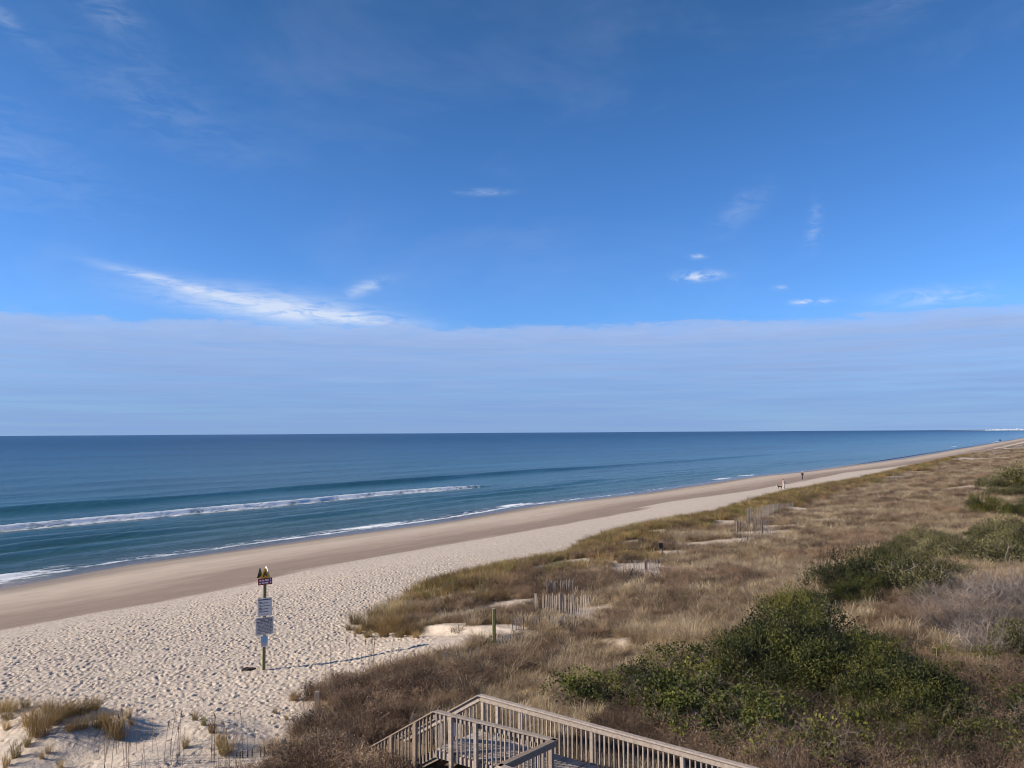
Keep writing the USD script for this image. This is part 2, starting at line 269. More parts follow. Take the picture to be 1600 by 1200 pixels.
def ground(x, y, fine=True):
    x, y = np.asarray(x, float), np.asarray(y, float); v, w = vw(x, y); vv = v-shore(w)
    z = smoothcurve(vv, PV, PZ); d = front(w)-v; near = np.exp(-np.maximum(w-1500, 0)/3000)
    z = z + near*(.35*sstep(0, 5, d) + .55*sstep(6, 20, d) + .28*np.exp(-((d-4.5)/4.)**2)*sstep(2, 12, w)*(.4+1.2*fbm2(x, y, 14., 2, 3)))
    z = z + near*1.5*(fbm2(x, y, 16., 4, 11)-.5)*sstep(1, 10, d)*(1-.8*np.exp(-((x-1)**2+(y-19)**2)/50.))
    z = z + .5*np.exp(-((x-11)**2+(y-25.5)**2)/40.) + .5*np.exp(-((x+2.5)**2+(y-34)**2)/14.) + .5*np.exp(-((x-22)**2+(y-36)**2)/90.)
    for a, b, h, r in MB:
        z = z + h*np.exp(-(((x-a)/r)**2+((y-b)/(r*.8))**2))
    z = z - .75*np.exp(-(((x+.5)/2.2)**2+((y-19.2)/2.6)**2))*sstep(0, 3, d)
    if fine: z = z + .05*(fbm2(x, y, 2.2, 3, 21)-.5)*sstep(-26, -30, vv)
    return z
def gpt(x, y): return np.array([x, y, float(ground(np.array([x]), np.array([y]))[0])])
def hit(px, py, tmax=1500):
    """Where the line of sight of a photo pixel meets the ground."""
    d = ray(px, py); t = np.concatenate([np.linspace(12, 80, 1400), np.geomspace(80, tmax, 1600)])
    p = CAM + d*t[:, None]; g = p[:, 2]-ground(p[:, 0], p[:, 1]); i = int(np.argmax(g < 0)) or len(t)-1
    a = g[i-1]/(g[i-1]-g[i]); return CAM + d*(t[i-1]+(t[i]-t[i-1])*a)
def depth(p): return float((np.asarray(p)-CAM) @ FW)

def grid(vs, ws, zfun):
    V, W = np.meshgrid(vs, ws, indexing='ij'); X, Y = xy(V, W); Z = zfun(X, Y, V, W); nv, nw = V.shape
    i = np.arange(nv*nw).reshape(nv, nw); q = np.stack([i[:-1, :-1], i[:-1, 1:], i[1:, 1:], i[1:, :-1]], -1).reshape(-1, 4)
    return np.stack([X, Y, Z], -1).reshape(-1, 3), q[:, ::-1] if np.cross([*OUT, 0], [*AL, 0])[2] > 0 else q
def lines(*segs):
    out = [np.array([segs[0][0]], float)]
    for a, b, s0, s1 in segs:
        pts, x, step = [], a, s0
        n = max(2, int(2*(abs(b-a))/(s0+s1)) + 1)
        t = np.linspace(0, 1, n)[1:]; k = (s1/s0); c = t if abs(k-1) < .05 else (k**t-1)/(k-1)
        out.append(a+(b-a)*c)
    return np.concatenate(out)
def lines_log(a, b, s0, s1):
    n = int(math.log(s1/s0)/max(1e-9, (s1-s0)/(abs(b-a)))) + 2; t = np.linspace(0, 1, n)[1:]; k = s1/s0
    return a+(b-a)*(k**t-1)/(k-1)
vs = np.concatenate([-lines_log(95, 20000, .7, 2500)[::-1], -np.arange(60, 95, .45)[::-1]-.0, -np.arange(52.1, 60, .2)[::-1], -np.arange(25.0, 52.05, .07)[::-1], -np.arange(6.2, 25, .4)[::-1]+.0, np.array([-6, -5, -4, -3, -2, -1, 0, 1, 2, 4, 7, 12.])])
vs = np.unique(np.round(vs, 4))
ws = np.concatenate([-lines_log(22, 1500, 1., 300)[::-1], np.arange(-21.9, 22, .07), lines_log(22.1, 200, .2, 1.6), lines_log(200, 1500, 1.6, 22), lines_log(1500, 15000, 24, 900)])
ws = np.unique(np.round(ws, 4))
FP = {}
def beach_z(X, Y, V, W):
    Z = ground(X.ravel(), Y.ravel()).reshape(X.shape)
    vi = np.where((vs >= -52) & (vs <= -25))[0]; wi = np.where((ws >= -21.9) & (ws <= 21.9))[0]     # footprints pressed into the dry sand
    v0, w0 = vs[vi[0]], ws[wi[0]]; D = np.zeros((len(vi), len(wi))); g = np.random.default_rng(5)
    n = 24000; pw = g.uniform(-21, 21.5, n); pv = g.uniform(-51.5, -25.5, n); fr = front(pw); dens = np.clip((pv+24.5)*-.16, .05, 1.)*np.exp(-np.maximum(pw-4, 0)/26)
    left = np.exp(-((pw+16.5)/4.5)**2)*sstep(-42, -47, pv); keep = (g.uniform(0, 1, n) < dens*(1-.85*left)) & (pv > fr+.2)
    for a, b in zip(pv[keep], pw[keep]):
        th = g.normal(.2, .9); L, Wd, dp = g.uniform(.08, .15), g.uniform(.045, .08), g.uniform(.018, .052)
        i0, j0 = int((a-v0)/.07), int((b-w0)/.07); i, j = np.mgrid[max(i0-5, 0):min(i0+6, len(vi)), max(j0-5, 0):min(j0+6, len(wi))]
        dv, dw = v0+i*.07-a, w0+j*.07-b; q = ((dv*math.cos(th)+dw*math.sin(th))/L)**2+((-dv*math.sin(th)+dw*math.cos(th))/Wd)**2
        D[i, j] += -dp*np.exp(-q*1.1)+dp*.45*np.exp(-(np.sqrt(q)-1.5)**2*4)
    D += .03*(fbm2(V[np.ix_(vi, wi)], W[np.ix_(vi, wi)], .35, 3, 31)-.5)*sstep(-25, -31, V[np.ix_(vi, wi)])
    Z[np.ix_(vi, wi)] += D*np.clip(1-.0*D, 0, 1)
    return Z
verts, quads = grid(vs, ws, beach_z)

def ramp_pos(v): return (v+60)/80.
def sand_material():
    n, L = {}, []
    n['g'] = ('geometry', {}); n['off'] = ('vector_math', {'math_type': 'subtract', 'vector2': (O[0], O[1], 0)}); n['dv'] = ('vector_math', {'math_type': 'dot_product', 'vector2': (OUT[0], OUT[1], 0)}); n['dw'] = ('vector_math', {'math_type': 'dot_product', 'vector2': (AL[0], AL[1], 0)})
    L += [('g.position', 'off.vector1'), ('off.vector', 'dv.vector1'), ('off.vector', 'dw.vector1')]
    n['cv'] = ('combine_xyz', {}); n['sw'] = ('math', {'math_type': 'multiply', 'value2': .12}); L += [('dv.value', 'cv.x'), ('dw.value', 'sw.value1'), ('sw.value', 'cv.y')]
    n['n1'] = ('noise_texture', {'scale': .22, 'detail': 5., 'roughness': .55, 'distortion': .4}); L += [('cv.vector', 'n1.vector')]
    n['warp'] = ('math', {'math_type': 'multiply_add', 'value2': 11., 'value3': -5.5}); L += [('n1.fac', 'warp.value1')]
    n['shv'] = ('attribute', {'attribute': 'seaward'}); n['vsum'] = ('math', {'math_type': 'add'}); L += [('shv.fac', 'vsum.value1'), ('warp.value', 'vsum.value2')]
    # dry / damp / wet zones of the beach
    n['wet'] = ('map_range', {'range_type': 'smoothstep', 'from_min': -25.0, 'from_max': -23.6, 'clamp': True}); L += [('vsum.value', 'wet.value')]
    n['pos'] = ('map_range', {'from_min': -28., 'from_max': 4., 'clamp': True}); L += [('vsum.value', 'pos.value')]
    n['wr'] = ('rgb_ramp', {'ramp': [(0, (.30, .235, .18)), (.14, (.235, .175, .132)), (.28, (.25, .187, .14)), (.42, (.365, .285, .22)), (.62, (.425, .345, .27)), (.76, (.31, .25, .19)), (.84, (.18, .138, .105)), (.92, (.11, .088, .072)), (1, (.09, .075, .065))]})
    L += [('pos.result', 'wr.fac')]
    n['n2'] = ('noise_texture', {'scale': 1.6, 'detail': 6., 'roughness': .65}); L += [('g.position', 'n2.vector')]
    n['dry'] = ('rgb_ramp', {'ramp': [(.25, (.385, .317, .255)), (.5, (.45, .378, .31)), (.75, (.50, .42, .34))]}); L += [('n2.fac', 'dry.fac')]
    n['cs'] = ('combine_xyz', {}); n['sw2'] = ('math', {'math_type': 'multiply', 'value2': .3}); L += [('dw.value', 'sw2.value1'), ('dv.value', 'cs.x'), ('sw2.value', 'cs.y')]
    n['nst'] = ('noise_texture', {'scale': .9, 'detail': 7., 'roughness': .68, 'distortion': .8}); n['nsv'] = ('map_range', {'from_min': .3, 'from_max': .7, 'to_min': .86, 'to_max': 1.12}); n['wh'] = ('hsv', {}); L += [('cs.vector', 'nst.vector'), ('nst.fac', 'nsv.value'), ('nsv.result', 'wh.value'), ('wr.color', 'wh.color')]
    n['sp'] = ('noise_texture', {'scale': 5.5, 'detail': 3., 'roughness': .7}); n['spm'] = ('map_range', {'from_min': .60, 'from_max': .66, 'clamp': True}); n['sb'] = ('map_range', {'range_type': 'smoothstep', 'from_min': -27., 'from_max': -24.6, 'clamp': True}); n['sb2'] = ('map_range', {'range_type': 'smoothstep', 'from_min': -20., 'from_max': -23.5, 'clamp': True}); n['sbm'] = ('math', {'math_type': 'multiply'}); n['sbn'] = ('math', {'math_type': 'multiply'})
    L += [('g.position', 'sp.vector'), ('sp.fac', 'spm.value'), ('vsum.value', 'sb.value'), ('vsum.value', 'sb2.value'), ('sb.result', 'sbm.value1'), ('sb2.result', 'sbm.value2'), ('sbm.value', 'sbn.value1'), ('spm.result', 'sbn.value2')]
    n['m1a'] = ('mix_color', {}); L += [('wet.result', 'm1a.fac'), ('dry.color', 'm1a.a'), ('wh.color', 'm1a.b')]
    n['m1'] = ('mix_color', {'b': (.11, .085, .07)}); L += [('m1a.result', 'm1.a'), ('sbn.value', 'm1.fac')]
    # plant litter inland
    n['lit'] = ('attribute', {'attribute': 'litter'}); n['n3'] = ('noise_texture', {'scale': .9, 'detail': 5., 'roughness': .65}); L += [('g.position', 'n3.vector')]
    n['ls'] = ('math', {'math_type': 'multiply_add', 'value2': 1.6, 'value3': -.8}); n['la'] = ('math', {'math_type': 'add'}); n['lc'] = ('map_range', {'range_type': 'smoothstep', 'from_min': .3, 'from_max': .75, 'clamp': True})
    L += [('n3.fac', 'ls.value1'), ('ls.value', 'la.value1'), ('lit.fac', 'la.value2'), ('la.value', 'lc.value')]
    n['lcol'] = ('rgb_ramp', {'ramp': [(.3, (.12, .09, .06)), (.6, (.2, .152, .1)), (.8, (.29, .228, .155))]}); n['n4'] = ('noise_texture', {'scale': 5., 'detail': 6., 'roughness': .7}); L += [('g.position', 'n4.vector'), ('n4.fac', 'lcol.fac')]
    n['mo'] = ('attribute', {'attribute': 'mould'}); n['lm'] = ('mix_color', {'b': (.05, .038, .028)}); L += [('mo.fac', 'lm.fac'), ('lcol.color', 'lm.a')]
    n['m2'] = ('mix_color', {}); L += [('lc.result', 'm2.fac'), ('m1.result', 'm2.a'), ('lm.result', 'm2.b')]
    # shell wrack along the high tide line
    n['rough'] = ('map_range', {'from_min': -3.5, 'from_max': 0.5, 'to_min': .85, 'to_max': .22, 'clamp': True}); L += [('vsum.value', 'rough.value')]
    # footprint relief beyond the modelled ones, ripples
    n['vo'] = ('voronoi_texture', {'scale': 2.6, 'feature': 'smooth_f1', 'smoothness': .5}); n['dr'] = ('math', {'math_type': 'subtract', 'value1': 1.}); L += [('g.position', 'vo.vector'), ('wet.result', 'dr.value2')]
    n['n5'] = ('noise_texture', {'scale': 7., 'detail': 4., 'roughness': .6}); L += [('g.position', 'n5.vector')]
    n['hs'] = ('math', {'math_type': 'multiply_add', 'value2': .8}); L += [('vo.distance', 'hs.value1'), ('n5.fac', 'hs.value3')]
    n['hm'] = ('math', {'math_type': 'multiply'}); L += [('hs.value', 'hm.value1'), ('dr.value', 'hm.value2')]
    n['b'] = ('bump', {'strength': .55, 'distance': .09}); L += [('hm.value', 'b.height')]
    n['p'] = ('principled_bsdf', {'specular_ior_level': .3}); L += [('m2.result', 'p.base_color'), ('rough.result', 'p.roughness'), ('b.normal', 'p.normal')]
    return usdkit.material(stage, '/World/Looks/beach_sand', n, L, surface='p.BSDF')
def add_attr(mesh, name, values):
    UsdGeom.PrimvarsAPI(mesh).CreatePrimvar(name, Sdf.ValueTypeNames.FloatArray, 'vertex').Set(Vt.FloatArray.FromNumpy(np.asarray(values, np.float32)))

# bare sand openings among the plants: photo pixel, radii in metres along x and y
BARE = [(740, 960, 2.2, 1.), (700, 935, 2.0, 1.1), (800, 945, 1.6, 1.1), (850, 890, 1.2, 2.2), (880, 880, 1.0, 2.0), (690, 980, 1.6, .8), (640, 1010, 3., 1.6), (760, 905, 1.5, .8), (690, 920, 1.2, .7), (985, 897, 1.7, 1.1), (1010, 893, 1.3, .9),
        (1180, 833, 3.4, 2.4), (1130, 835, 3., 1.8), (1215, 823, 2.4, 1.6), (1140, 845, 2., 1.5), (1160, 800, 2.5, 1.5), (1240, 798, 2., 1.2), (1390, 746, 7., 5.), (1350, 743, 6., 4.), (1440, 738, 5., 4.), (1290, 813, 2., 1.4), (1260, 797, 1.8, 1.5), (1520, 763, 4., 4.), (1480, 765, 4., 3.), (1560, 715, 14, 9), (1490, 726, 9, 6), (1460, 715, 8., 6.), (1420, 725, 8, 6),
        (1040, 865, 2.2, 1.2), (1085, 850, 2., 1.2), (750, 985, 1.8, .9), (1120, 820, 2.5, 1.2), (1310, 770, 3, 2), (1360, 768, 3, 2)]
BAREW = [(*hit(a, b)[:2], rx, ry) for a, b, rx, ry in BARE]
def bare(x, y):
    s = 0*np.asarray(x, float)
    for a, b, rx, ry in BAREW: s = np.maximum(s, np.exp(-(((x-a)/(1.15*rx))**2+((y-b)/(1.15*ry))**2)**1.6))
    return np.clip(s+.9*(fbm2(x, y, 1.3, 3, 83)-.5)*sstep(.05, .3, s), 0, 1)
def cover(x, y):
    """0 on open sand to 1 where plants close over the ground."""
    v, w = vw(x, y); d = front(w)-v
    c = sstep(-.2, 1.4, d)*(1-1.35*bare(x, y))
    hole = sstep(.53, .63, fbm2(x, y, 4.2, 4, 71))*sstep(1.5, 5, d)*sstep(26, 9, d)*sstep(-3, 2, w)
    c = c*(1-hole)
    return np.clip(c, 0, 1)
V_, W_ = vw(verts[:, 0], verts[:, 1])
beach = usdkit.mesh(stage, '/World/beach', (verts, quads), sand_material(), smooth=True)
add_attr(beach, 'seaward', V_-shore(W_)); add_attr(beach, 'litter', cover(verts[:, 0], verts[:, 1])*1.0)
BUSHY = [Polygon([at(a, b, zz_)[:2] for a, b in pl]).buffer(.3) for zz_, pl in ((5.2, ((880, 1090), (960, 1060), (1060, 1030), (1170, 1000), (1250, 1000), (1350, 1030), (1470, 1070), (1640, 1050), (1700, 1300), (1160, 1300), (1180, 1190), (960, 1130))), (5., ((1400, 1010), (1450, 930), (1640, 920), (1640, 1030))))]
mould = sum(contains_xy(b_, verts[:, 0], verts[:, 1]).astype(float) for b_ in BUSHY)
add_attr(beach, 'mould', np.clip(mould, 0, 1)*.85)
tag(beach.GetPrim(), 'wide pale sand beach trodden with footprints, darker near the water, and low dunes', None, None, 'structure')

# ------------------------------------------------------------------ the sea
sv = np.unique(np.round(np.concatenate([np.arange(-5, 4, .25), np.arange(4, 90, .4), lines_log(90, 600, .5, 14), lines_log(600, 70000, 16, 5000)]), 4))
sw = np.unique(np.round(np.concatenate([-lines_log(60, 70000, 2., 6000)[::-1], np.arange(-60, 130, .6), lines_log(130, 1500, .8, 24), lines_log(1500, 70000, 26, 6000)]), 4))
BREAK = lambda w: 39.8 + .8*np.sin(w*.05) + 1.2*(fbm2(w, 0*w, 9., 3, 8)-.5)
def sea_z(X, Y, V, W):
    vv = V-shore(np.clip(W, -400, 2000)); z = np.zeros_like(V)+.03; near = np.exp(-np.abs(W-50)/500.)
    def swell(c, h, wid, seed, wl=30.):
        cc = c + 2.2*(fbm2(W, 0*W, wl, 2, seed)-.5); a = h*(.35+1.3*fbm2(W, 0*W, wl*1.2, 2, seed+50)); t = (vv-cc)/wid
        return a*np.where(t > 0, np.exp(-(t*.55)**2), np.exp(-t**2))
    for c, h, wid, s in ((10, .16, 1.1, 1), (15.5, .26, 1.3, 2), (21, .34, 1.4, 3), (27, .3, 1.5, 4), (33.5, .2, 1.6, 5), (53, .16, 2.4, 7), (68, .62, 2.2, 9), (84, .2, 3., 10), (104, .25, 4, 11), (130, .3, 5, 12), (165, .3, 6, 13), (210, .3, 8, 14), (280, .3, 9, 15), (370, .3, 12, 16)): z += near*1.35*swell(c, h, wid, s)
    z += near*.75*sstep(128, 100, W)*(.88+.24*fbm2(X, Y, 1.3, 3, 88))*np.where(vv > BREAK(W)-.4, np.exp(-np.abs((vv-BREAK(W)+.4)/2.4)**2.), np.exp(-np.abs((vv-BREAK(W)+.4)/.8)**2.)) + .22*sstep(118, 150, W)*near*np.exp(-np.abs((vv-BREAK(W))/2.)**2)
    z += .30*np.exp(-((vv-4.2)/.9)**2)*(np.exp(-((W-66)/9)**2)+np.exp(-((W-1)/4)**2))
    z += .10*(fbm2(X, Y, 2.2, 4, 77)-.5)*sstep(1., 5, vv)*np.exp(-vv/150) 
    z = np.where(vv < 0, z + .0, z); z = np.where(vv < 1.5, np.maximum(z, .02), z)
    return z
sverts, squads = grid(sv, sw, sea_z)
SV, SW = vw(sverts[:, 0], sverts[:, 1]); svv = SV-shore(np.clip(SW, -400, 15000))
sd = svv-BREAK(SW)
foam = 1.0*np.exp(-np.maximum(sd-1.2, 0)**2/1.2)*np.exp(-np.maximum(-sd-.8, 0)**2/3.4)*sstep(124, 98, SW)
foam = np.maximum(foam, .5*np.exp(-((sd-2.6)/2.)**2)*sstep(112, 80, SW))
foam = np.maximum(foam, np.exp(-np.abs(sd-.7)**2/.35)*sstep(124, 112, SW)*.9)
edge = 2.0+1.3*(fbm2(SW, 0*SW, 7., 3, 61)-.3); amp = .45+.9*fbm2(SW, 0*SW, 14., 2, 62)
amp = amp*np.exp(-np.maximum(SW-75, 0)/60)
foam = np.maximum(foam, amp*np.exp(-((svv-edge)/.55)**2))
foam = np.maximum(foam, .5*amp*np.exp(-((svv-edge-1.2)/.9)**2))
for c, s in ((1.5, 6.5), (46, 9), (81, 7), (170, 6), (188, 5)):
    foam = np.maximum(foam, 1.05*np.exp(-((svv-3.6)/(2.1 if c < 10 else 1.4))**2)*np.exp(-((SW-c)/s)**2))
foam = np.maximum(foam, .55*np.exp(-((svv-1.2)/.9)**2)*np.exp(-((SW+1)/5.)**2))
foam = np.maximum(foam, .9*np.exp(-((svv-12)/1.5)**2)*np.exp(-((SW-640)/22.)**2)+.9*np.exp(-((svv-4)/1.5)**2)*np.exp(-((SW-900)/60.)**2))
def sea_material():
    n, L = {}, []
    n['g'] = ('geometry', {}); n['f'] = ('attribute', {'attribute': 'foam'}); n['d'] = ('attribute', {'attribute': 'offing'})
    n['off'] = ('vector_math', {'math_type': 'subtract', 'vector2': (O[0], O[1], 0)}); n['dv'] = ('vector_math', {'math_type': 'dot_product', 'vector2': (OUT[0], OUT[1], 0)}); n['dw'] = ('vector_math', {'math_type': 'dot_product', 'vector2': (AL[0], AL[1], 0)})
    L += [('g.position', 'off.vector1'), ('off.vector', 'dv.vector1'), ('off.vector', 'dw.vector1')]
    n['sw'] = ('math', {'math_type': 'multiply', 'value2': .33}); n['cv'] = ('combine_xyz', {}); L += [('dw.value', 'sw.value1'), ('dv.value', 'cv.x'), ('sw.value', 'cv.y')]
    n['fn'] = ('noise_texture', {'scale': 1.0, 'detail': 8., 'roughness': .76, 'distortion': .9}); L += [('cv.vector', 'fn.vector')]
    n['fs'] = ('math', {'math_type': 'multiply_add', 'value2': 4.2, 'value3': -2.5}); n['fa'] = ('math', {'math_type': 'multiply_add', 'value2': 1.22}); L += [('fn.fac', 'fs.value1'), ('f.fac', 'fa.value1'), ('fs.value', 'fa.value3')]
    n['fm'] = ('map_range', {'range_type': 'smoothstep', 'from_min': .0, 'from_max': .9, 'clamp': True}); L += [('fa.value', 'fm.value')]
    n['has'] = ('map_range', {'from_min': .02, 'from_max': .15, 'clamp': True}); L += [('f.fac', 'has.value')]
    n['fmm'] = ('math', {'math_type': 'multiply'}); L += [('fm.result', 'fmm.value1'), ('has.result', 'fmm.value2')]
    # depth colour: thin film over sand, green shallows, blue-green offing
    n['lg'] = ('map_range', {'from_min': 0., 'from_max': 1., 'clamp': True}); L += [('d.fac', 'lg.value')]
    n['cr'] = ('rgb_ramp', {'ramp': [(0, (.20, .175, .155)), (.1, (.16, .15, .135)), (.17, (.06, .085, .075)), (.35, (.038, .108, .108)), (.6, (.022, .09, .12)), (.8, (.010, .058, .108)), (1, (.005, .038, .09))]}); L += [('lg.result', 'cr.fac')]
    n['n0'] = ('noise_texture', {'scale': .02, 'detail': 3., 'roughness': .5}); L += [('cv.vector', 'n0.vector')]
    n['hv'] = ('hsv', {}); n['hvv'] = ('map_range', {'from_min': .3, 'from_max': .7, 'to_min': .75, 'to_max': 1.3}); L += [('n0.fac', 'hvv.value'), ('hvv.result', 'hv.value'), ('cr.color', 'hv.color')]
    n['n1'] = ('noise_texture', {'scale': 1.5, 'detail': 8., 'roughness': .72, 'distortion': .3}); n['n2'] = ('noise_texture', {'scale': .22, 'detail': 4., 'roughness': .55}); L += [('cv.vector', 'n1.vector'), ('cv.vector', 'n2.vector')]
    n['hh'] = ('math', {'math_type': 'multiply_add', 'value2': 2.4}); L += [('n2.fac', 'hh.value1'), ('n1.fac', 'hh.value3')]
    n['b'] = ('bump', {'strength': 1., 'distance': .5}); L += [('hh.value', 'b.height')]
    n['wr'] = ('map_range', {'from_min': .45, 'from_max': .95, 'to_min': .13, 'to_max': .34, 'clamp': True}); n['w'] = ('principled_bsdf', {'ior': 1.33, 'specular_ior_level': .45}); L += [('lg.result', 'wr.value'), ('wr.result', 'w.roughness'), ('hv.color', 'w.base_color'), ('b.normal', 'w.normal')]
    n['fb'] = ('bump', {'strength': .8, 'distance': .25}); n['fo'] = ('principled_bsdf', {'base_color': (.78, .8, .82), 'roughness': .9, 'specular_ior_level': .1}); L += [('fn.fac', 'fb.height'), ('fb.normal', 'fo.normal')]
    n['mx'] = ('mix_closure', {}); L += [('fmm.value', 'mx.fac'), ('w.BSDF', 'mx.closure1'), ('fo.BSDF', 'mx.closure2')]
    return usdkit.material(stage, '/World/Looks/sea_water', n, L, surface='mx.closure')
sea = usdkit.mesh(stage, '/World/sea', (sverts, squads), sea_material(), smooth=True)
add_attr(sea, 'foam', foam); add_attr(sea, 'offing', np.log1p(np.maximum(svv, 0)/1.2)/math.log1p(1500/1.2))
tag(sea.GetPrim(), 'calm blue-green sea with a low line of white breakers along the beach', None, None, 'structure')


# ------------------------------------------------------------------ boardwalk with landing and stairs
ZR, ZD = 5.42, 4.50
P1, P2, P3, P4 = [at(a, b, ZR) for a, b in ((750, 1085), (681, 1110), (867, 1155), (781, 1195))]
PR = at(1180, 1200, ZR); dW = unit(PR-P1); dW[2] = 0; dW = unit(dW)          # landward along the walk
eS = -dW; lat = np.array([dW[1], -dW[0], 0]); lat = lat if lat @ (P2-P1) > 0 else -lat
PR = P1+dW*10.5; P5 = P4+dW*6.8; zt = np.array([0, 0, 1.])
walk = thing('boardwalk', 'weathered timber boardwalk landing with slatted railings and stairs down to the beach', 'boardwalk')
def down(p, dz): return np.array([p[0], p[1], p[2]-dz])
def railing(A, B, inner, posts, outside=True, mat='wood', slope=0., floor=.92, ends=0., bal0=.1):
    """Flat cap, rail board under it, square balusters on one face, posts at the given distances."""
    L = np.linalg.norm((B-A)[:2]); d = (B-A)/L; hd = unit(np.array([d[0], d[1], 0])); inn = unit(np.asarray(inner)*np.array([1, 1, 0]))
    P = lambda s, off=0., dz=0.: A + d*s + inn*off - zt*dz
    part(walk, 'rail_cap', beam(P(-.02, .0, .019), P(L+.05, .0, .019), .145, .038, inn), M[mat])
    part(walk, 'rail_board', beam(P(0, .0, .108), P(L, .0, .108), .038, .132, inn), M[mat])
    side = -.039
    part(walk, 'bottom_board', beam(P(0, .0, floor+.13), P(L, .0, floor+.13), .038, .17, inn), M[mat])
    n = int((L-bal0)/.128); g = np.random.default_rng(int(abs(A[0]*1000))+3)
    for i in range(n+1):
        s = bal0+i*.128
        if any(abs(s-q) < .075 for q in posts): continue
        part(walk, 'baluster', beam(P(s, side+g.normal(0, .002), .05), P(s+g.normal(0, .008), side+g.normal(0, .002), floor+.19), .036, .036, inn), M[mat])
    for q in posts:
        off = side-.028 if outside else side-.02
        b = P(q, off, 0); gz = float(ground(np.array([b[0]]), np.array([b[1]]))[0])
        part(walk, 'post', beam(P(q, off, .042), np.array([b[0], b[1], gz-.3]), .089, .089, inn), M[mat])
railing(P1, PR, lat, [.05, .55, 1.29, 3.45, 5.79, 8.0], True)
railing(P2, P3, -lat, [.54, 1.29, 3.38], True, bal0=.06)
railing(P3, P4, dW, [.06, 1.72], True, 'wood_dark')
railing(P4, P5, -lat, [.0, 1.7, 3.4, 5.1], True)
RUN, RISE = 3.6, .60
S1, S2 = P1+eS*RUN-zt*RUN*RISE, P2+eS*RUN-zt*RUN*RISE
railing(P1+eS*.03, S1, lat, [.75, 2.1, 3.4], True)
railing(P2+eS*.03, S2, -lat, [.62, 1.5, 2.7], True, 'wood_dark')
def deckline(A, B, a0, a1):
    """Boards across the walk between two edges."""
    n = int(np.linalg.norm((a1-a0))/.146)
    for i in range(n):
        t = (i+.5)/n; p, q = A+(a1-a0)*t, B+(a1-a0)*t
        part(walk, 'deck_board', beam(down(p, ZR-ZD+.019), down(q, ZR-ZD+.019), .138, .036, dW), M['deck'])
nn = int(np.linalg.norm(P3-P2)/.146)
for i in range(nn):
    t = (i+.4)/nn; p, q = P1+(dW*((P3-P1)@dW))*t+lat*.03, P2+(P3-P2)*t-lat*.03
    part(walk, 'deck_board', beam(down(p, ZR-ZD+.019), down(q, ZR-ZD+.019), .138, .036, dW), M['deck'])
Q1 = P1+dW*((P3-P1)@dW)
deckline(Q1+lat*.03+dW*.02, P4-lat*.03+dW*(.02+((Q1-P4)@dW)), Q1*0, dW*6.4)
for off in (.10, .75, 1.4):
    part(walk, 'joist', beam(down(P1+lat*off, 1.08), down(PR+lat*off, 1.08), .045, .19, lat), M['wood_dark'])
for k in range(int(RUN/.29)):
    c = P1+eS*(.18+.29*k)-zt*(ZR-ZD+.175*(k+1)); part(walk, 'stair_tread', beam(c+lat*.04, c+lat*(np.linalg.norm(P2-P1)-.04), .28, .038, eS), M['deck'])
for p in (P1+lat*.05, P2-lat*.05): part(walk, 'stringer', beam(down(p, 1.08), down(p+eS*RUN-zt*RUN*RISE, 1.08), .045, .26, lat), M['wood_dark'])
wp = P2+(P3-P2)*.152+np.array([.0, .14, 0])
part(walk, 'white_panel', beam(down(wp, .07), down(wp, .58), .17, .02, [1, 0, 0]), M['white'], label='small white board standing behind the railing post')

# ------------------------------------------------------------------ beach access sign post
SB = hit(412, 1047); sg = thing('sign_post', 'tall timber beach access post carrying a yellow A triangle, red strip and white notice boards', 'sign', SB, 26.)
u = .0269
def board(parent, name, cz, w, h, mat, tilt=0., y=-.075, x=0., th=.012):
    b = trimesh.creation.box([w, th, h]); b.apply_transform(trimesh.transformations.rotation_matrix(tilt, [0, 1, 0])); b.apply_translation([x, y, cz]); return part(parent, name, b, mat)
part(sg, 'post', beam([0, 0, -.5], [0, 0, 152*u], .125, .125, [1, 0, 0], .012), M['post_green'])
TI = -.02
def onboard(parent, name, rects, cz, tilt, y, mat, x=0.):
    ms = []
    for cx, cy, w, h in rects:
        b = trimesh.creation.box([w, .004, h]); b.apply_translation([cx, 0, cy]); ms.append((b.vertices, b.faces))
    v, f = joined(ms); c, s_ = math.cos(tilt), math.sin(tilt); v = np.stack([v[:, 0]*c+v[:, 2]*s_+x, v[:, 1]+y, -v[:, 0]*s_+v[:, 2]*c+cz], 1)
    return part(parent, name, (v, f), mat)
g = np.random.default_rng(3)
b1 = board(sg, 'upper_notice', 95*u, .57, .73, M['sign_white'], TI); yF = -.084
onboard(b1, 'heading_bar', [(0, .30, .50, .035)], 95*u, TI, yF, M['ink'])
onboard(b1, 'text_line', [(-.17, .21, .09, .028), (-.05, .165, .34, .022), (-.18, .085, .06, .02), (.0, .05, .44, .02), (-.17, -.03, .09, .035), (-.04, -.075, .36, .022), (-.17, -.135, .08, .028), (-.04, -.185, .36, .026), (.0, -.30, .3, .008)], 95*u, TI, yF, M['ink'])
b2 = board(sg, 'lower_notice', 66.5*u, .71, .70, M['sign_grey'], TI)
rows = []
for r in range(11):
    yy_ = .29-r*.056; x_ = -.30+(.0 if r < 5 else .06)*g.random(); big = r < 3
    while x_ < .28:
        w_ = g.uniform(.05, .13); w_ = min(w_, .31-x_)
        if g.random() < .86 and w_ > .02: rows.append((x_+w_/2, yy_, w_, .032 if big else .02))
        x_ += w_+.025
onboard(b2, 'text_line', rows, 66.5*u, TI, yF, M['ink'])
b3 = board(sg, 'small_notice', 43.5*u, .27, .45, M['sign_white'], TI*.6)
onboard(b3, 'blue_panel', [(0, .085, .262, .27)], 43.5*u, TI*.6, yF, M['sign_blue'])
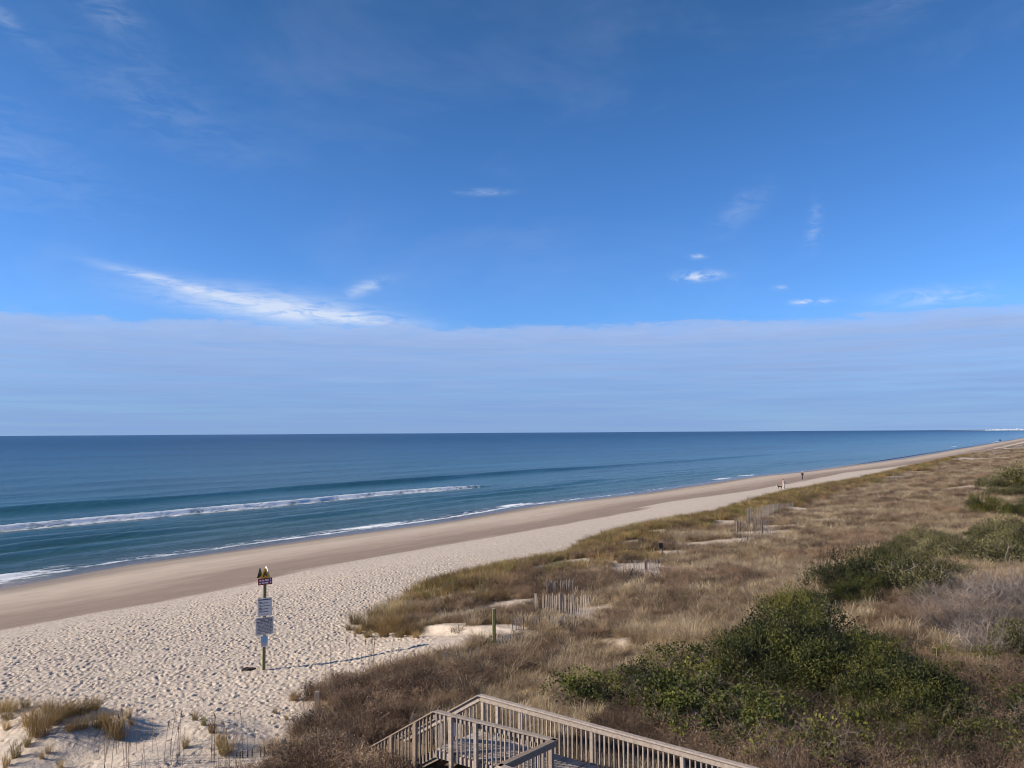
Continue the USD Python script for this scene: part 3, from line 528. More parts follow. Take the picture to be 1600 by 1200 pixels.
onboard(b3, 'text_line', [(0, -.07, .2, .012), (0, -.11, .22, .012), (0, -.15, .18, .012)], 43.5*u, TI*.6, yF, M['ink'])
b4 = board(sg, 'red_strip', 133.5*u, .56, .27, M['sign_red'], TI)
onboard(b4, 'text_line', [(-.19, .045, .07, .07), (-.085, .045, .09, .055), (.03, .05, .08, .075), (.115, .05, .07, .07), (-.2, -.065, .09, .05), (-.075, -.06, .11, .06), (.065, -.055, .12, .06), (.215, .055, .04, .06), (.215, -.05, .05, .07)], 133.5*u, TI, yF, M['ink_white'])
def triangle(th=.012):
    return trimesh.creation.extrude_polygon(Polygon([(-.21, 0), (.21, 0), (.025, .385), (-.025, .385)]), th, engine='earcut')
tz = 139*u
T0 = triangle(); T0.apply_transform(trimesh.transformations.rotation_matrix(math.pi/2, [1, 0, 0])); 
def tri_at(rz, dx, dy):
    t = T0.copy(); t.apply_transform(trimesh.transformations.rotation_matrix(rz, [0, 0, 1])); t.apply_translation([dx, dy, tz]); return t
tf = part(sg, 'triangle_plate', tri_at(0, 0, -.075), M['sign_yellow'], label='yellow triangle plate with black letter A')
A_ = meshkit.text_mesh('A', .19, .004, bold=True); A_.apply_translation([-A_.bounds[:, 0].mean(), 0, 0]); A_.apply_transform(trimesh.transformations.rotation_matrix(math.pi/2, [1, 0, 0])); A_.apply_translation([0, -.0885, tz+.055])
part(tf, 'letter_a', A_, M['black'])
part(sg, 'triangle_plate', tri_at(math.radians(48), -.19, .10), M['black'], label='dark triangle plate seen edge on')
part(sg, 'triangle_plate', tri_at(math.radians(-52), .075, .13).apply_translation([0, 0, .045]), M['white'], label='white sunlit triangle plate behind the yellow one')
for z_ in (80*u, 52*u, 110*u):
    bl = trimesh.creation.cylinder(.02, .02, sections=8); bl.apply_transform(trimesh.transformations.rotation_matrix(math.pi/2, [1, 0, 0])); bl.apply_translation([0, -.06, z_]); part(sg, 'bolt', bl, M['metal'])

# ------------------------------------------------------------------ other posts and debris
p = hit(772, 1006); pt = thing('timber_post', 'bare greenish round timber post standing at the dune path beside the slat fences', 'post', p)
hgt = 54*depth(p)/F
part(pt, 'shaft', beam([0, 0, -.4], [0, 0, hgt], .15, .15, None, .04), M['post_green'])
part(pt, 'top_cut', beam([0, 0, hgt+.001], [0, 0, hgt+.02], .12, .12, None, .03), M['wood'])
p = hit(1035, 870); pt = thing('marker_post', 'dark post with a small dark board on its side among the dry grass', 'post', p); k = depth(p)/F
part(pt, 'shaft', beam([0, 0, -.4], [0, 0, 23*k], .12, .12), M['post_grey'])
part(pt, 'board', beam([-.12, -.08, 13*k], [-.12, -.08, 21.5*k], .24, .04, [1, 0, 0]), M['black'])
part(pt, 'lower_board', beam([.08, -.08, 1.5*k], [.08, -.08, 6*k], .16, .04, [1, 0, 0]), M['black'])
p = hit(496, 1104); pt = thing('short_post', 'short grey weathered post sticking out of the brown brush', 'post', p); k = depth(p)/F
part(pt, 'shaft', beam([0, 0, -.4], [0, 0, 22*k], .17, .13), M['post_grey']); part(pt, 'cap', beam([0, 0, 22*k], [0, 0, 22*k+.03], .15, .11), M['wood'])
p = hit(642, 1155); pt = thing('leaning_stake', 'dark pointed wooden stake standing beside the left stair railing', 'stake', p); k = depth(p)/F
part(pt, 'shaft', beam([0, 0, -.4], [.05, 0, .62], .09, .07), M['wood_dark']); part(pt, 'point', beam([.05, 0, .62], [.06, 0, .72], .05, .04), M['wood_dark'])
p = hit(391, 1047); db = thing('seaweed_clump', 'small dark clump of washed up seaweed beside the foot of the sign post', 'seaweed', p+[0, 0, .02])
for i in range(7):
    b = trimesh.creation.icosphere(2, 1.); b.vertices *= [g.uniform(.08, .2), g.uniform(.07, .12), g.uniform(.04, .08)]; b.vertices *= 1+.35*(meshkit.fbm(b.vertices*14+i, 3)[:, None]-.5); b.apply_translation([g.uniform(-.28, .28), g.uniform(-.1, .1), .02]); part(db, 'frond_lump', b, M['wetstone'])

# ------------------------------------------------------------------ slat fences in the dunes
FENCES = [hit(1035, 870), hit(772, 1006), hit(496, 1104)]
def slat_fence(label, base, tops, pitch=.108, mat='slat', lean=.05, miss=.06, group='slat sand fences in the dunes', posts=(), seed=1, tilt=0.):
    """base: photo pixels along the foot; tops: height of the slats in photo pixels there."""
    g = np.random.default_rng(seed); B = np.array([hit(*b) for b in base]); H = np.array([t*depth(q)/F for t, q in zip(tops, B)])
    seg = np.linalg.norm(np.diff(B[:, :2], axis=0), axis=1); S = np.concatenate([[0], np.cumsum(seg)]); L = S[-1]
    f = thing('sand_fence', label, 'fence', B[0], 0, group); n = int(L/pitch); row = []; FENCES.extend(B[0]+(B[-1]-B[0])*t_ for t_ in np.linspace(0, 1, max(2, int(L/.5))))
    P = lambda s: np.array([np.interp(s, S, B[:, i]) for i in range(3)])
    for i in range(n+1):
        s = i*pitch+g.normal(0, .008); q = P(s); d = unit(P(min(s+.05, L))-P(max(s-.05, 0))+1e-9); h = float(np.interp(s, S, H))*g.uniform(.9, 1.06); gz = float(ground(np.array([q[0]]), np.array([q[1]]))[0])
        le = g.normal(0, lean)+tilt; top = np.array([q[0], q[1], gz])+np.array([d[0]*le*h, d[1]*le*h+g.normal(0, .03), h])-B[0]; bot = np.array([q[0], q[1], gz-.25])-B[0]; row.append((bot, top))
        if g.random() < miss: continue
        part(f, 'slat', beam(bot, top, .036, .014, d, .003), M[mat])
    for fr in (.35, .8):
        if len(row) > 1:
            a = np.array([b+(t-b)*fr for b, t in row]); part(f, 'wire', pathtube(a, .005), M['wire'])
    for s, hh in posts:
        q = P(s*L); gz = float(ground(np.array([q[0]]), np.array([q[1]]))[0]); b = np.array([q[0], q[1], gz])-B[0]; part(f, 'post', beam(b-[0, 0, .4], b+[g.normal(0, .03), -.06, hh*depth(q)/F], .1, .1), M['post_grey'])
    return f
slat_fence('upper short grey slat fence panel behind the tallest panel, left of the collapsed run', [(853, 932), (895, 930)], [24, 25], posts=((.05, 25), (1, 24)), seed=11)
slat_fence('collapsed dark slat fence run sagging down to the right of the upper panel', [(896, 932), (925, 938), (952, 942)], [17, 12, 7], .13, 'slat_dark', .3, .1, seed=12, tilt=.5)
slat_fence('tallest grey slat fence panel in the middle of the dune fences', [(834, 955), (880, 960), (924, 964)], [27, 31, 33], posts=((.48, 33),), seed=13)
slat_fence('low broken slat fence below the tallest panel, half hidden in brown scrub', [(802, 986), (850, 984), (905, 985)], [19, 22, 24], miss=.16, lean=.08, posts=((.7, 16),), seed=14)
slat_fence('low slat fence starting at the foot of the green timber post', [(779, 1010), (805, 1006), (832, 1003)], [16, 15, 12], .13, miss=.1, seed=15)
slat_fence('short row of slats left of the green timber post, nearest the path', [(694, 1036), (720, 1033), (751, 1029)], [13, 15, 18], .15, lean=.1, miss=.12, posts=((.02, 18),), seed=16)
slat_fence('slat fence behind the bare sand patch below the dark marker post', [(975, 892), (1005, 891), (1035, 887)], [17, 16, 13], posts=((.45, 17),), miss=.1, seed=17)
slat_fence('slat row standing in the sand patch below the marker post', [(990, 908), (1005, 905), (1022, 900)], [16, 15, 11], miss=.12, seed=18)
slat_fence('slats fallen over to the left beside the sand patch', [(942, 918), (960, 917), (978, 914)], [24, 24, 26], .11, 'slat_dark', .2, .05, seed=19, tilt=.7)
FG = 'slat sand fences in the dunes'
slat_fence('long back run of the far slat fence enclosure, stepping away to the right', [(1168, 822), (1190, 814), (1220, 803), (1240, 797)], [28, 22, 17, 12], .17, seed=21, posts=((.02, 28), (.7, 16)))
slat_fence('front run of the far slat fence enclosure with three dark posts', [(1150, 836), (1176, 835), (1202, 833)], [22, 23, 22], .15, seed=22, posts=((.03, 22), (.5, 24), (.75, 21)))
slat_fence('lowest run of the far slat fence enclosure, half buried in sand', [(1158, 848), (1185, 844), (1214, 836)], [11, 12, 12], .16, seed=23, miss=.12, posts=((.1, 9),))
slat_fence('far slat fence with a solid looking right end, beyond the enclosure', [(1381, 755), (1400, 752), (1427, 746)], [9, 11, 11], .22, seed=24, posts=((.3, 14),))
slat_fence('very far short slat fence near the dune edge', [(1467, 730), (1476, 729), (1487, 727)], [7, 8, 7], .3, seed=25)
slat_fence('farthest slat fence, a tiny pale patch near the right edge', [(1551, 712), (1558, 711), (1567, 709)], [6, 7, 6], .4, seed=26)
slat_fence('row of dark slats at the near left corner before the brown brush', [(368, 1184), (400, 1183), (430, 1180), (466, 1176)], [9, 14, 19, 18], .115, 'slat_dark', .12, .05, seed=27, posts=((.78, 24),))

# ------------------------------------------------------------------ shrubs
def shape_points(n, lobes, g, shell=.55):
    """Points through the outer part of a lumpy heap of ellipsoids, with the outward direction."""
    lo = np.array(lobes, float); wt = lo[:, 3]*lo[:, 4]; k = g.choice(len(lo), n*2, p=wt/wt.sum()); d = unit(g.normal(size=(n*2, 3))); d[:, 2] = np.abs(d[:, 2])*.9-.1; d = unit(d)
    r = 1-shell*g.random(n*2)**1.6; bump = .78+.5*meshkit.fbm(d*2.3+k[:, None]*3.1, 3); p = lo[k, :3]+d*r[:, None]*bump[:, None]*lo[k][:, [3, 3, 4]]
    ok = p[:, 2] > .02; return p[ok][:n], d[ok][:n]
def lobes_for(g, R, H, n):
    out = [(0, 0, H*.35, R*.6, H*.62)]
    for i in range(n):
        a = 2*math.pi*(i+g.random()*.6)/n; r = R*g.uniform(.4, .7); out.append((r*math.cos(a), r*math.sin(a), H*g.uniform(.15, .4), R*g.uniform(.32, .5), H*g.uniform(.35, .58)))
    return out
def twig_heap(g, n, R, H, r0, steps=4, curl=.5, up=.8, spread=1.):
    """Crooked branching twigs rising from a clump."""
    a = g.uniform(0, 2*math.pi, n); q = np.sqrt(g.random(n)); p = np.stack([R*.5*q*np.cos(a), R*.5*q*np.sin(a), 0*a], 1); d = unit(np.stack([np.cos(a)*spread*q, np.sin(a)*spread*q, up+0*a], 1)+g.normal(0, .35, (n, 3))); ln = np.sqrt(R*R+H*H)/steps*g.uniform(.5, 1.05, n)
    P0, P1_, R0, R1 = [], [], [], []; rad = r0*g.uniform(.6, 1.2, n)
    for s in range(steps):
        d2 = unit(d+g.normal(0, curl, (len(p), 3))*[1, 1, .8]); e = p+d2*ln[:, None]; e[:, 2] = np.abs(e[:, 2])
        P0.append(p); P1_.append(e); R0.append(rad); R1.append(rad*.7)
        k = g.random(len(p)) < .75; p = np.vstack([e, e[k]]); d = np.vstack([d2, unit(d2[k]+g.normal(0, .7, (int(k.sum()), 3)))]); ln = np.concatenate([ln, ln[k]])*.82; rad = np.concatenate([rad, rad[k]])*.7
    return tubes(np.vstack(P0), np.vstack(P1_), np.concatenate(R0), np.concatenate(R1))
def make_shrub(kind, seed, label, group, loc, rz, sc):
    g = np.random.default_rng(seed)
    if kind == 'juniper':
        o = thing('juniper_shrub', label, 'shrub', loc, rz, group, sc); lb = lobes_for(g, 1.25, 1.3, 6); p, d = shape_points(1700, lb, g, .5); k = meshkit.noise(p*2.4+seed, 4)+.3*meshkit.noise(p*6+seed, 5) > .62; p, d = p[k], d[k]
        up = unit(d*.8+[0, 0, .75]+g.normal(0, .3, d.shape)); c = np.concatenate([p+up*(.055*i) for i in range(8)])+g.normal(0, .03, (8*len(p), 3)); ax = np.tile(up, (8, 1))+g.normal(0, .5, c.shape)
        part(o, 'foliage', leaf_cards(c, ax, g.normal(size=c.shape), g.uniform(.06, .11, len(c)), .026), M['juniper']); part(o, 'branch', twig_heap(g, 26, 1.15, 1.2, .016, 4), M['twig_brown']); part(o, 'branch', twig_heap(g, 10, 1.25, 1.3, .010, 5, .45), M['twig'])
    elif kind == 'vine':
        o = thing('vine_thicket', label, 'shrub', loc, rz, group, sc); lb = lobes_for(g, 1.2, 1.0, 6); p, d = shape_points(5200, lb, g, .4); cl = meshkit.noise(p*2.6+seed, 4); k = cl > g.uniform(.36, .8, len(cl)); p, d = p[k], d[k]
        part(o, 'foliage', leaf_cards(p, g.normal(size=p.shape)+[0, 0, -.3], d+[0, 0, .5]+g.normal(0, .55, p.shape), g.uniform(.05, .10, len(p)), g.uniform(.04, .07, len(p))), M['vine']); part(o, 'stem', twig_heap(g, 110, 1.15, .95, .007, 5, .6), M['twig_brown']); part(o, 'stem', twig_heap(g, 30, 1.2, 1.1, .008, 5, .5), M['twig'])
    elif kind == 'bramble':
        o = thing('bramble', label, 'shrub', loc, rz, group, sc); lb = lobes_for(g, 1.2, .9, 6); p, d = shape_points(2600, lb, g, .35); cl = meshkit.noise(p*1.7+seed, 4); k = cl > g.uniform(.45, .8, len(cl)); p, d = p[k], d[k]
        part(o, 'foliage', leaf_cards(p, g.normal(size=p.shape)+[0, 0, -.3], d+[0, 0, .5]+g.normal(0, .55, p.shape), g.uniform(.05, .10, len(p)), g.uniform(.04, .07, len(p))), M['vine_yellow']); part(o, 'stem', twig_heap(g, 170, 1.2, .95, .008, 5, .55), M['twig_brown']); part(o, 'stem', twig_heap(g, 40, 1.2, 1.0, .008, 5, .45), M['twig'])
    elif kind == 'myrtle':
        o = thing('wax_myrtle', label, 'shrub', loc, rz, group, sc); lb = lobes_for(g, 1.25, 1.25, 7); p, d = shape_points(5200, lb, g, .35)
        part(o, 'foliage', leaf_cards(p, d+g.normal(0, .7, p.shape)+[0, 0, .4], d+g.normal(0, .6, p.shape), g.uniform(.06, .11, len(p)), g.uniform(.025, .045, len(p))), M['myrtle']); part(o, 'branch', twig_heap(g, 34, 1.15, 1.1, .014, 4), M['twig'])
    else:
        o = thing('bare_shrub', label, 'shrub', loc, rz, group, sc); part(o, 'branch', twig_heap(g, 46, 1.2, 1.15, .014, 5, .42, .7, 1.1), M['twig']); part(o, 'twig', twig_heap(g, 110, 1.15, 1.05, .007, 5, .5, .7, 1.), M['twig'])
    return o
protos = {}; SHRUBS = []
def shrub(kind, px, py, sc, label, group, n_var=3, flat=1.):
    q = hit(px, py); v = rng.integers(n_var); key = (kind, int(v)); rz = float(rng.uniform(0, 360)); s = sc*rng.uniform(.85, 1.15); S = (s, s, s*flat*rng.uniform(.85, 1.2)); SHRUBS.append((q, s)); q = q-[0, 0, .08]
    if key not in protos: protos[key] = make_shrub(kind, hash_seed(kind, v), label, group, q, rz, S); return protos[key]
    return copy_of(protos[key], label, q, rz, S, group)
def hash_seed(kind, v): return sum(map(ord, kind))*7+int(v)*101
JL, JG = 'dark green juniper shrub in the mound right of the boardwalk', 'juniper shrubs in the mound right of the boardwalk'
for a, b, s in ((1215, 1030, 1.1), (1260, 1035, 1.25), (1300, 1045, 1.1), (1235, 1060, 1.2), (1290, 1075, 1.25), (1345, 1080, 1.2), (1395, 1085, 1.1), (1330, 1110, 1.0), (1400, 1115, 1.1), (1440, 1110, .9), (1190, 1045, .9), (1275, 1105, .8), (1365, 1145, .7), (1180, 1078, .7), (1160, 1020, .7), (1185, 1012, .8), (1240, 1005, .8), (1290, 1015, .8), (1340, 1040, .8), (1390, 1055, .9), (1435, 1075, .8), (1460, 1098, .7), (1300, 1135, .7), (1420, 1150, .7)): shrub('juniper', a, b+8, s*rng.uniform(.85, 1.3), JL, JG, flat=.72)
BL = 'bare brown bramble tangle with few yellow leaves low on the slope right of the railing'
VL, VG = 'dark green vine thicket with yellow green leaves just behind the right railing', 'vine thickets behind the right railing'
for a, b, s in ((910, 1095, .8), (950, 1098, .9), (990, 1100, 1.), (1030, 1095, 1.), (1075, 1085, 1.), (1120, 1080, .95), (1150, 1100, 1.), (1100, 1120, 1.), (1050, 1130, .95), (1160, 1140, 1.), (1205, 1110, .9), (1210, 1150, 1.), (1255, 1150, 1.), (1120, 1155, .9), (1180, 1180, .9), (1300, 1160, 1.), (1250, 1190, .9), (1320, 1195, .9), (1385, 1190, .9), (1000, 1070, .7), (1060, 1055, .8), (1110, 1045, .8), (1150, 1040, .8), (1440, 1160, .9), (1440, 1195, .8)): shrub('vine' if b < 1170 and a < 1230 or b < 1090 else 'bramble', a, b, s*1.25, VL if b < 1170 and a < 1230 or b < 1090 else BL, VG if b < 1170 and a < 1230 or b < 1090 else 'bare brambles behind the right railing', flat=.9)
L2B = 'brown leafless bramble patch in the scrub at the lower right edge'
L2, G2 = 'low green vine tangle in the scrub at the right edge below the bare shrubs', 'vine tangles at the lower right edge'
for a, b, s in ((1470, 1055, .7), (1500, 1075, .8), (1545, 1070, .8), (1590, 1085, .9), (1480, 1140, .8), (1530, 1120, .8), (1580, 1140, .9), (1560, 1180, .8), (1500, 1185, .8), (1610, 1190, .8), (1395, 1015, .6), (1440, 1025, .6), (1500, 1030, .6), (1570, 1035, .8), (1475, 1100, .8), (1510, 1150, .8), (1555, 1105, .8), (1600, 1120, .8), (1540, 1150, .9), (1590, 1190, .9), (1475, 1170, .8)): shrub('bramble' if (int(a)//5+int(b)//5) % 5 < 3 else 'vine', a, b, s*1.15, L2 if (int(a)//5+int(b)//5) % 5 >= 3 else L2B, G2 if (int(a)//5+int(b)//5) % 5 >= 3 else 'brown brambles at the lower right edge', flat=.8)
L3, G3 = 'dark green low shrub in the band running up the slope between dry grass and myrtles', 'dark shrubs in the band on the slope'
for a, b, s in ((1240, 972, .75), (1275, 968, .8), (1255, 950, .6), (1300, 950, .9), (1330, 940, .9), (1310, 925, .9), (1345, 915, 1.), (1370, 900, 1.), (1360, 935, .9), (1395, 880, 1.), (1425, 868, 1.1), (1390, 915, .9), (1440, 850, 1.), (1385, 950, .6), (1410, 862, .9)): shrub('juniper' if (a//5) % 3 else 'myrtle', a, b, s*rng.uniform(.9, 1.35), L3, G3, flat=.85)
L4, G4 = 'olive green wax myrtle on the right slope above the bare grey shrubs', 'wax myrtles on the right slope'
for a, b, s in ((1400, 900, .9), (1430, 892, 1.), (1460, 880, 1.05), (1490, 872, 1.05), (1520, 865, 1.05), (1550, 862, 1.1), (1580, 860, 1.1), (1610, 862, 1.1), (1420, 925, .9), (1450, 915, .9), (1480, 905, .8), (1560, 885, .9), (1595, 885, 1.), (1440, 945, .6), (1530, 845, 1.), (1480, 855, 1.), (1570, 842, 1.), (1610, 845, 1.)): shrub('myrtle', a, b, s*rng.uniform(.95, 1.5), L4, G4, flat=.9)
L5, G5 = 'bare grey leafless shrub with tangled twigs at the right edge of the dunes', 'bare grey shrubs at the right edge'
for a, b, s in ((1465, 955, .9), (1500, 950, 1.1), (1535, 940, 1.1), (1570, 940, 1.15), (1605, 945, 1.1), (1490, 985, .95), (1525, 990, 1.05), (1565, 990, 1.1), (1600, 990, 1.), (1545, 1020, .8), (1430, 965, .6)): shrub('bare', a, b, s*1.3, L5, G5)
shrub('vine', 1590, 1010, .9, 'leafy green shrub at the right edge just below the bare grey shrubs', None); shrub('myrtle', 1605, 1030, .8, 'dark leafy shrub cut by the right edge below the bare grey shrubs', None)
L6, G6 = 'distant dark green shrub clump at the right edge above the myrtles', 'distant dark shrub clumps at the right edge'
for a, b, s in ((1550, 768, 1.7), (1575, 766, 2.), (1600, 764, 2.1), (1560, 778, 1.4), (1590, 778, 1.8), (1535, 806, 1.3), (1560, 806, 1.5), (1585, 808, 1.6), (1605, 810, 1.6)): shrub('juniper' if a % 2 else 'myrtle', a, b, s*rng.uniform(.6, 1.4), L6, G6, flat=.95)
L7, G7 = 'low bare grey twigs lying along the top edge of the green mound', 'bare twigs along the mound edge'
for a, b, s in ((1020, 1040, .5), (1060, 1022, .5), (1110, 1010, .55), (1150, 1000, .5), (1170, 995, .55), (1490, 835, .8), (1540, 828, .9), (1590, 826, .9)): shrub('bare', a, b, s, L7, G7, flat=.6)

# ------------------------------------------------------------------ grasses and scrub nobody could count
BRUSH = Polygon([at(a, b, 3.2)[:2] for a, b in ((452, 1098), (480, 1075), (520, 1062), (600, 1052), (665, 1045), (730, 1065), (765, 1085), (745, 1095), (690, 1110), (640, 1140), (690, 1200), (700, 1260), (330, 1260), (350, 1200), (370, 1180), (440, 1172), (560, 1165), (470, 1150), (452, 1140))])
MOUND = Polygon([at(a, b, 5.2)[:2] for a, b in ((880, 1090), (960, 1060), (1060, 1030), (1170, 1000), (1250, 1000), (1350, 1030), (1470, 1070), (1640, 1050), (1700, 1300), (1160, 1300), (1180, 1190), (960, 1130))])
WALKP = Polygon([(p[0], p[1]) for p in (P1-lat*.12, PR-lat*.12, P5+lat*.1, P4+lat*.15, P3+lat*.1, P2+lat*.1, S2+lat*.1, S1-lat*.1)])
def scatter(n, rmin, rmax, g, power=1.15):
    """Points over the ground, thinning with distance from the view point."""
    t = g.random(n); r = rmin*(rmax/rmin)**(t**power); a = g.uniform(-.66, .66, n); return r*np.sin(a), r*np.cos(a), r
def stuff(name, label, mat, tufts, pos, scale, g, smin=.6):
    inst = UsdGeom.PointInstancer.Define(stage, '/World/'+name); paths = []
    for i, m in enumerate(tufts):
        q = usdkit.mesh(stage, f'/World/{name}/tuft_{i+1:03d}' if i else f'/World/{name}/tuft', m, M[mat] if isinstance(mat, str) else M[mat[i]]); paths.append(q.GetPath())
    inst.CreatePrototypesRel().SetTargets(paths); n = len(pos); an = g.uniform(0, 2*math.pi, n)
    inst.CreateProtoIndicesAttr(Vt.IntArray.FromNumpy(g.integers(0, len(tufts), n).astype(np.int32))); inst.CreatePositionsAttr(Vt.Vec3fArray.FromNumpy(pos.astype(np.float32)))
    s = scale*g.uniform(smin, 1.3, n); inst.CreateScalesAttr(Vt.Vec3fArray.FromNumpy(np.stack([s, s, np.minimum(s, .8+.2*s)*g.uniform(.75, 1.25, n)], 1).astype(np.float32)))
    inst.CreateOrientationsAttr(Vt.QuathArray([Gf.Quath(float(math.cos(t/2)), 0, 0, float(math.sin(t/2))) for t in an]))
    tag(inst.GetPrim(), label, 'plants', None, 'stuff'); return inst
def veg_points(n, rmin, rmax, g, power=1.15):
    x, y, r = scatter(n, rmin, rmax, g, power); v, w = vw(x, y); k = (front(w)-v > -.1) & (v > -260); x, y, r, v, w = x[k], y[k], r[k], v[k], w[k]
    return x, y, r, v, w, cover(x, y)
g = np.random.default_rng(21)
tf_ = [blades(110, .28, .26, .011, .9, g, .5), blades(90, .24, .36, .010, .7, g, .5), blades(110, .30, .22, .011, 1.0, g, .5), blades(70, .22, .42, .010, .55, g, .5), blades(110, .28, .26, .011, .9, g, .5), blades(80, .22, .34, .011, .75, g, .5)]
tfm = ['grass', 'grass', 'grass_pale', 'grass_pale', 'grass_dark', 'grass_dark']
x, y, r, v, w, c = veg_points(190000, 15, 420, g, .9)
d = front(w)-v; inb = contains_xy(BRUSH, x, y); inm = contains_xy(MOUND, x, y); inw = contains_xy(WALKP, x, y); br = np.clip(bare(x, y), 0, 1)
patch = fbm2(x, y, 5., 4, 61)+.0
oat_zone = sstep(10, 5.5, d+4*(fbm2(x, y, 6, 2, 5)-.5))*sstep(2.5, 7, w)
green = g.random(len(x)) < sstep(.05, .6, c)
shp = np.zeros(len(x))
for q_, s_ in SHRUBS: shp = np.maximum(shp, ((x-q_[0])**2+(y-q_[1])**2 < (1.05*s_)**2))
clump = meshkit.noise(np.stack([x/.75, y/.75, 0*x], -1), 91)+.5*meshkit.noise(np.stack([x/2.1, y/2.1, 0*x], -1), 92)
green &= (clump > .68) | (g.random(len(x)) < .16+.8*sstep(45, 140, r))
green &= (shp < .5) | (g.random(len(x)) < .06)
kg = green & ~inb & ~inw & (g.random(len(x)) > oat_zone*.85) & (~inm | (g.random(len(x)) < .04)) & (g.random(len(x)) > .55*sstep(.50, .62, patch)*sstep(20, 40, r))
Z = ground(x, y); far = np.clip((r/36)**.6, .8, 3.)
og = [blades(80, .22, .55, .013, .5, g) for _ in range(3)]+[blades(70, .2, .5, .013, .6, g) for _ in range(2)]+[blades(50, .2, .6, .011, .35, g, .3, .3)]
ko = green & ~inb & ~inw & ~inm & (g.random(len(x)) < oat_zone*.8) & (r < 330)
stuff('dune_beach_grass', 'golden green beach grass along the seaward edge of the dunes', ['oats', 'oats', 'oats', 'oats_dark', 'oats_dark', 'green_grass'], og, np.stack([x, y, Z-.02], 1)[ko], np.clip((r[ko]/42)**.55, .8, 2.4), g)
sh = []
for hh_ in (.62, .5, .8, .7, .75):
    b = twig_heap(g, 30, .34, hh_, .007, 3, .24, 1.3, .6); p0 = b[0].reshape(-1, 6, 3)[:, 3:].mean(1); p0 = p0[p0[:, 2] > .3]; p0 = np.repeat(p0, 2, 0)+g.normal(0, .04, (2*len(p0), 3))
    sh.append(joined([b, leaf_cards(p0, g.normal(size=p0.shape), g.normal(size=p0.shape), g.uniform(.025, .05, len(p0)), .018)]))
X2, Y2, R2, V2, W2, C2 = veg_points(24000, 14, 70, g, .8); k2 = contains_xy(BRUSH, X2, Y2) & ~contains_xy(WALKP, X2, Y2)
k2 &= (meshkit.noise(np.stack([X2/.8, Y2/.8, 0*X2], -1), 95)+.6*meshkit.noise(np.stack([X2/2.4, Y2/2.4, 0*X2], -1), 96) > .62) | (g.random(len(X2)) < .3)
kb = (g.random(len(x)) < c) & ~inb & ~inm & ~inw & (patch > .545-.05*np.exp(-((w-12)/16)**2)*sstep(30, 16, d)) & (d > 3) & (g.random(len(x)) < .5+.3*sstep(90, 50, r))
fen2 = np.zeros(len(X2), bool)
for q_ in FENCES:
    for f_ in (1., .975, .95): fen2 |= ((X2-q_[0]*f_)**2+(Y2-q_[1]*f_)**2 < .62**2)
k2 &= ~(fen2 & (g.random(len(X2)) < .88))
k3 = inm & ~inw & (g.random(len(x)) < .3)
fen = np.zeros(len(x), bool)
for q_ in FENCES: fen |= ((x-q_[0])**2+(y-q_[1])**2 < .45**2) | ((x-q_[0]*.975)**2+(y-q_[1]*.975)**2 < .6**2)
fen &= g.random(len(x)) < .74
kb &= ~fen
kg &= ~fen
stuff('dry_grass', 'tan matted dry grass covering the back of the dunes', tfm, tf_, np.stack([x, y, Z-.02], 1)[kg], far[kg], g)
allp = np.vstack([np.stack([X2, Y2, ground(X2, Y2)-.03], 1)[k2], np.stack([x, y, Z-.03], 1)[kb]]); sx = np.array([P2+eS*a_+lat*b_ for a_, b_ in zip(g.uniform(.3, 4.2, 110), g.uniform(.25, 1.2, 110))])
allp = np.vstack([allp, np.stack([sx[:, 0], sx[:, 1], ground(sx[:, 0], sx[:, 1])-.03], 1)])
alls = np.concatenate([np.full(int(k2.sum()), 1.0), np.clip((r[kb]/40)**.6, .7, 2.6)*.8, np.full(110, 1.35)])
stuff('brown_brush', 'brown withered brush and scrub between the path and the boardwalk', ['brush', 'brush_dark', 'brush', 'brush_dark', 'twig_brown'], sh, allp, alls, g)

stuff('dark_scrub', 'dark brown stems and litter between the thickets right of the boardwalk', ['twig_brown', 'brush_dark', 'twig_brown', 'brush_dark', 'twig_brown'], sh, np.stack([x, y, Z-.03], 1)[k3], np.full(int(k3.sum()), .85), g)

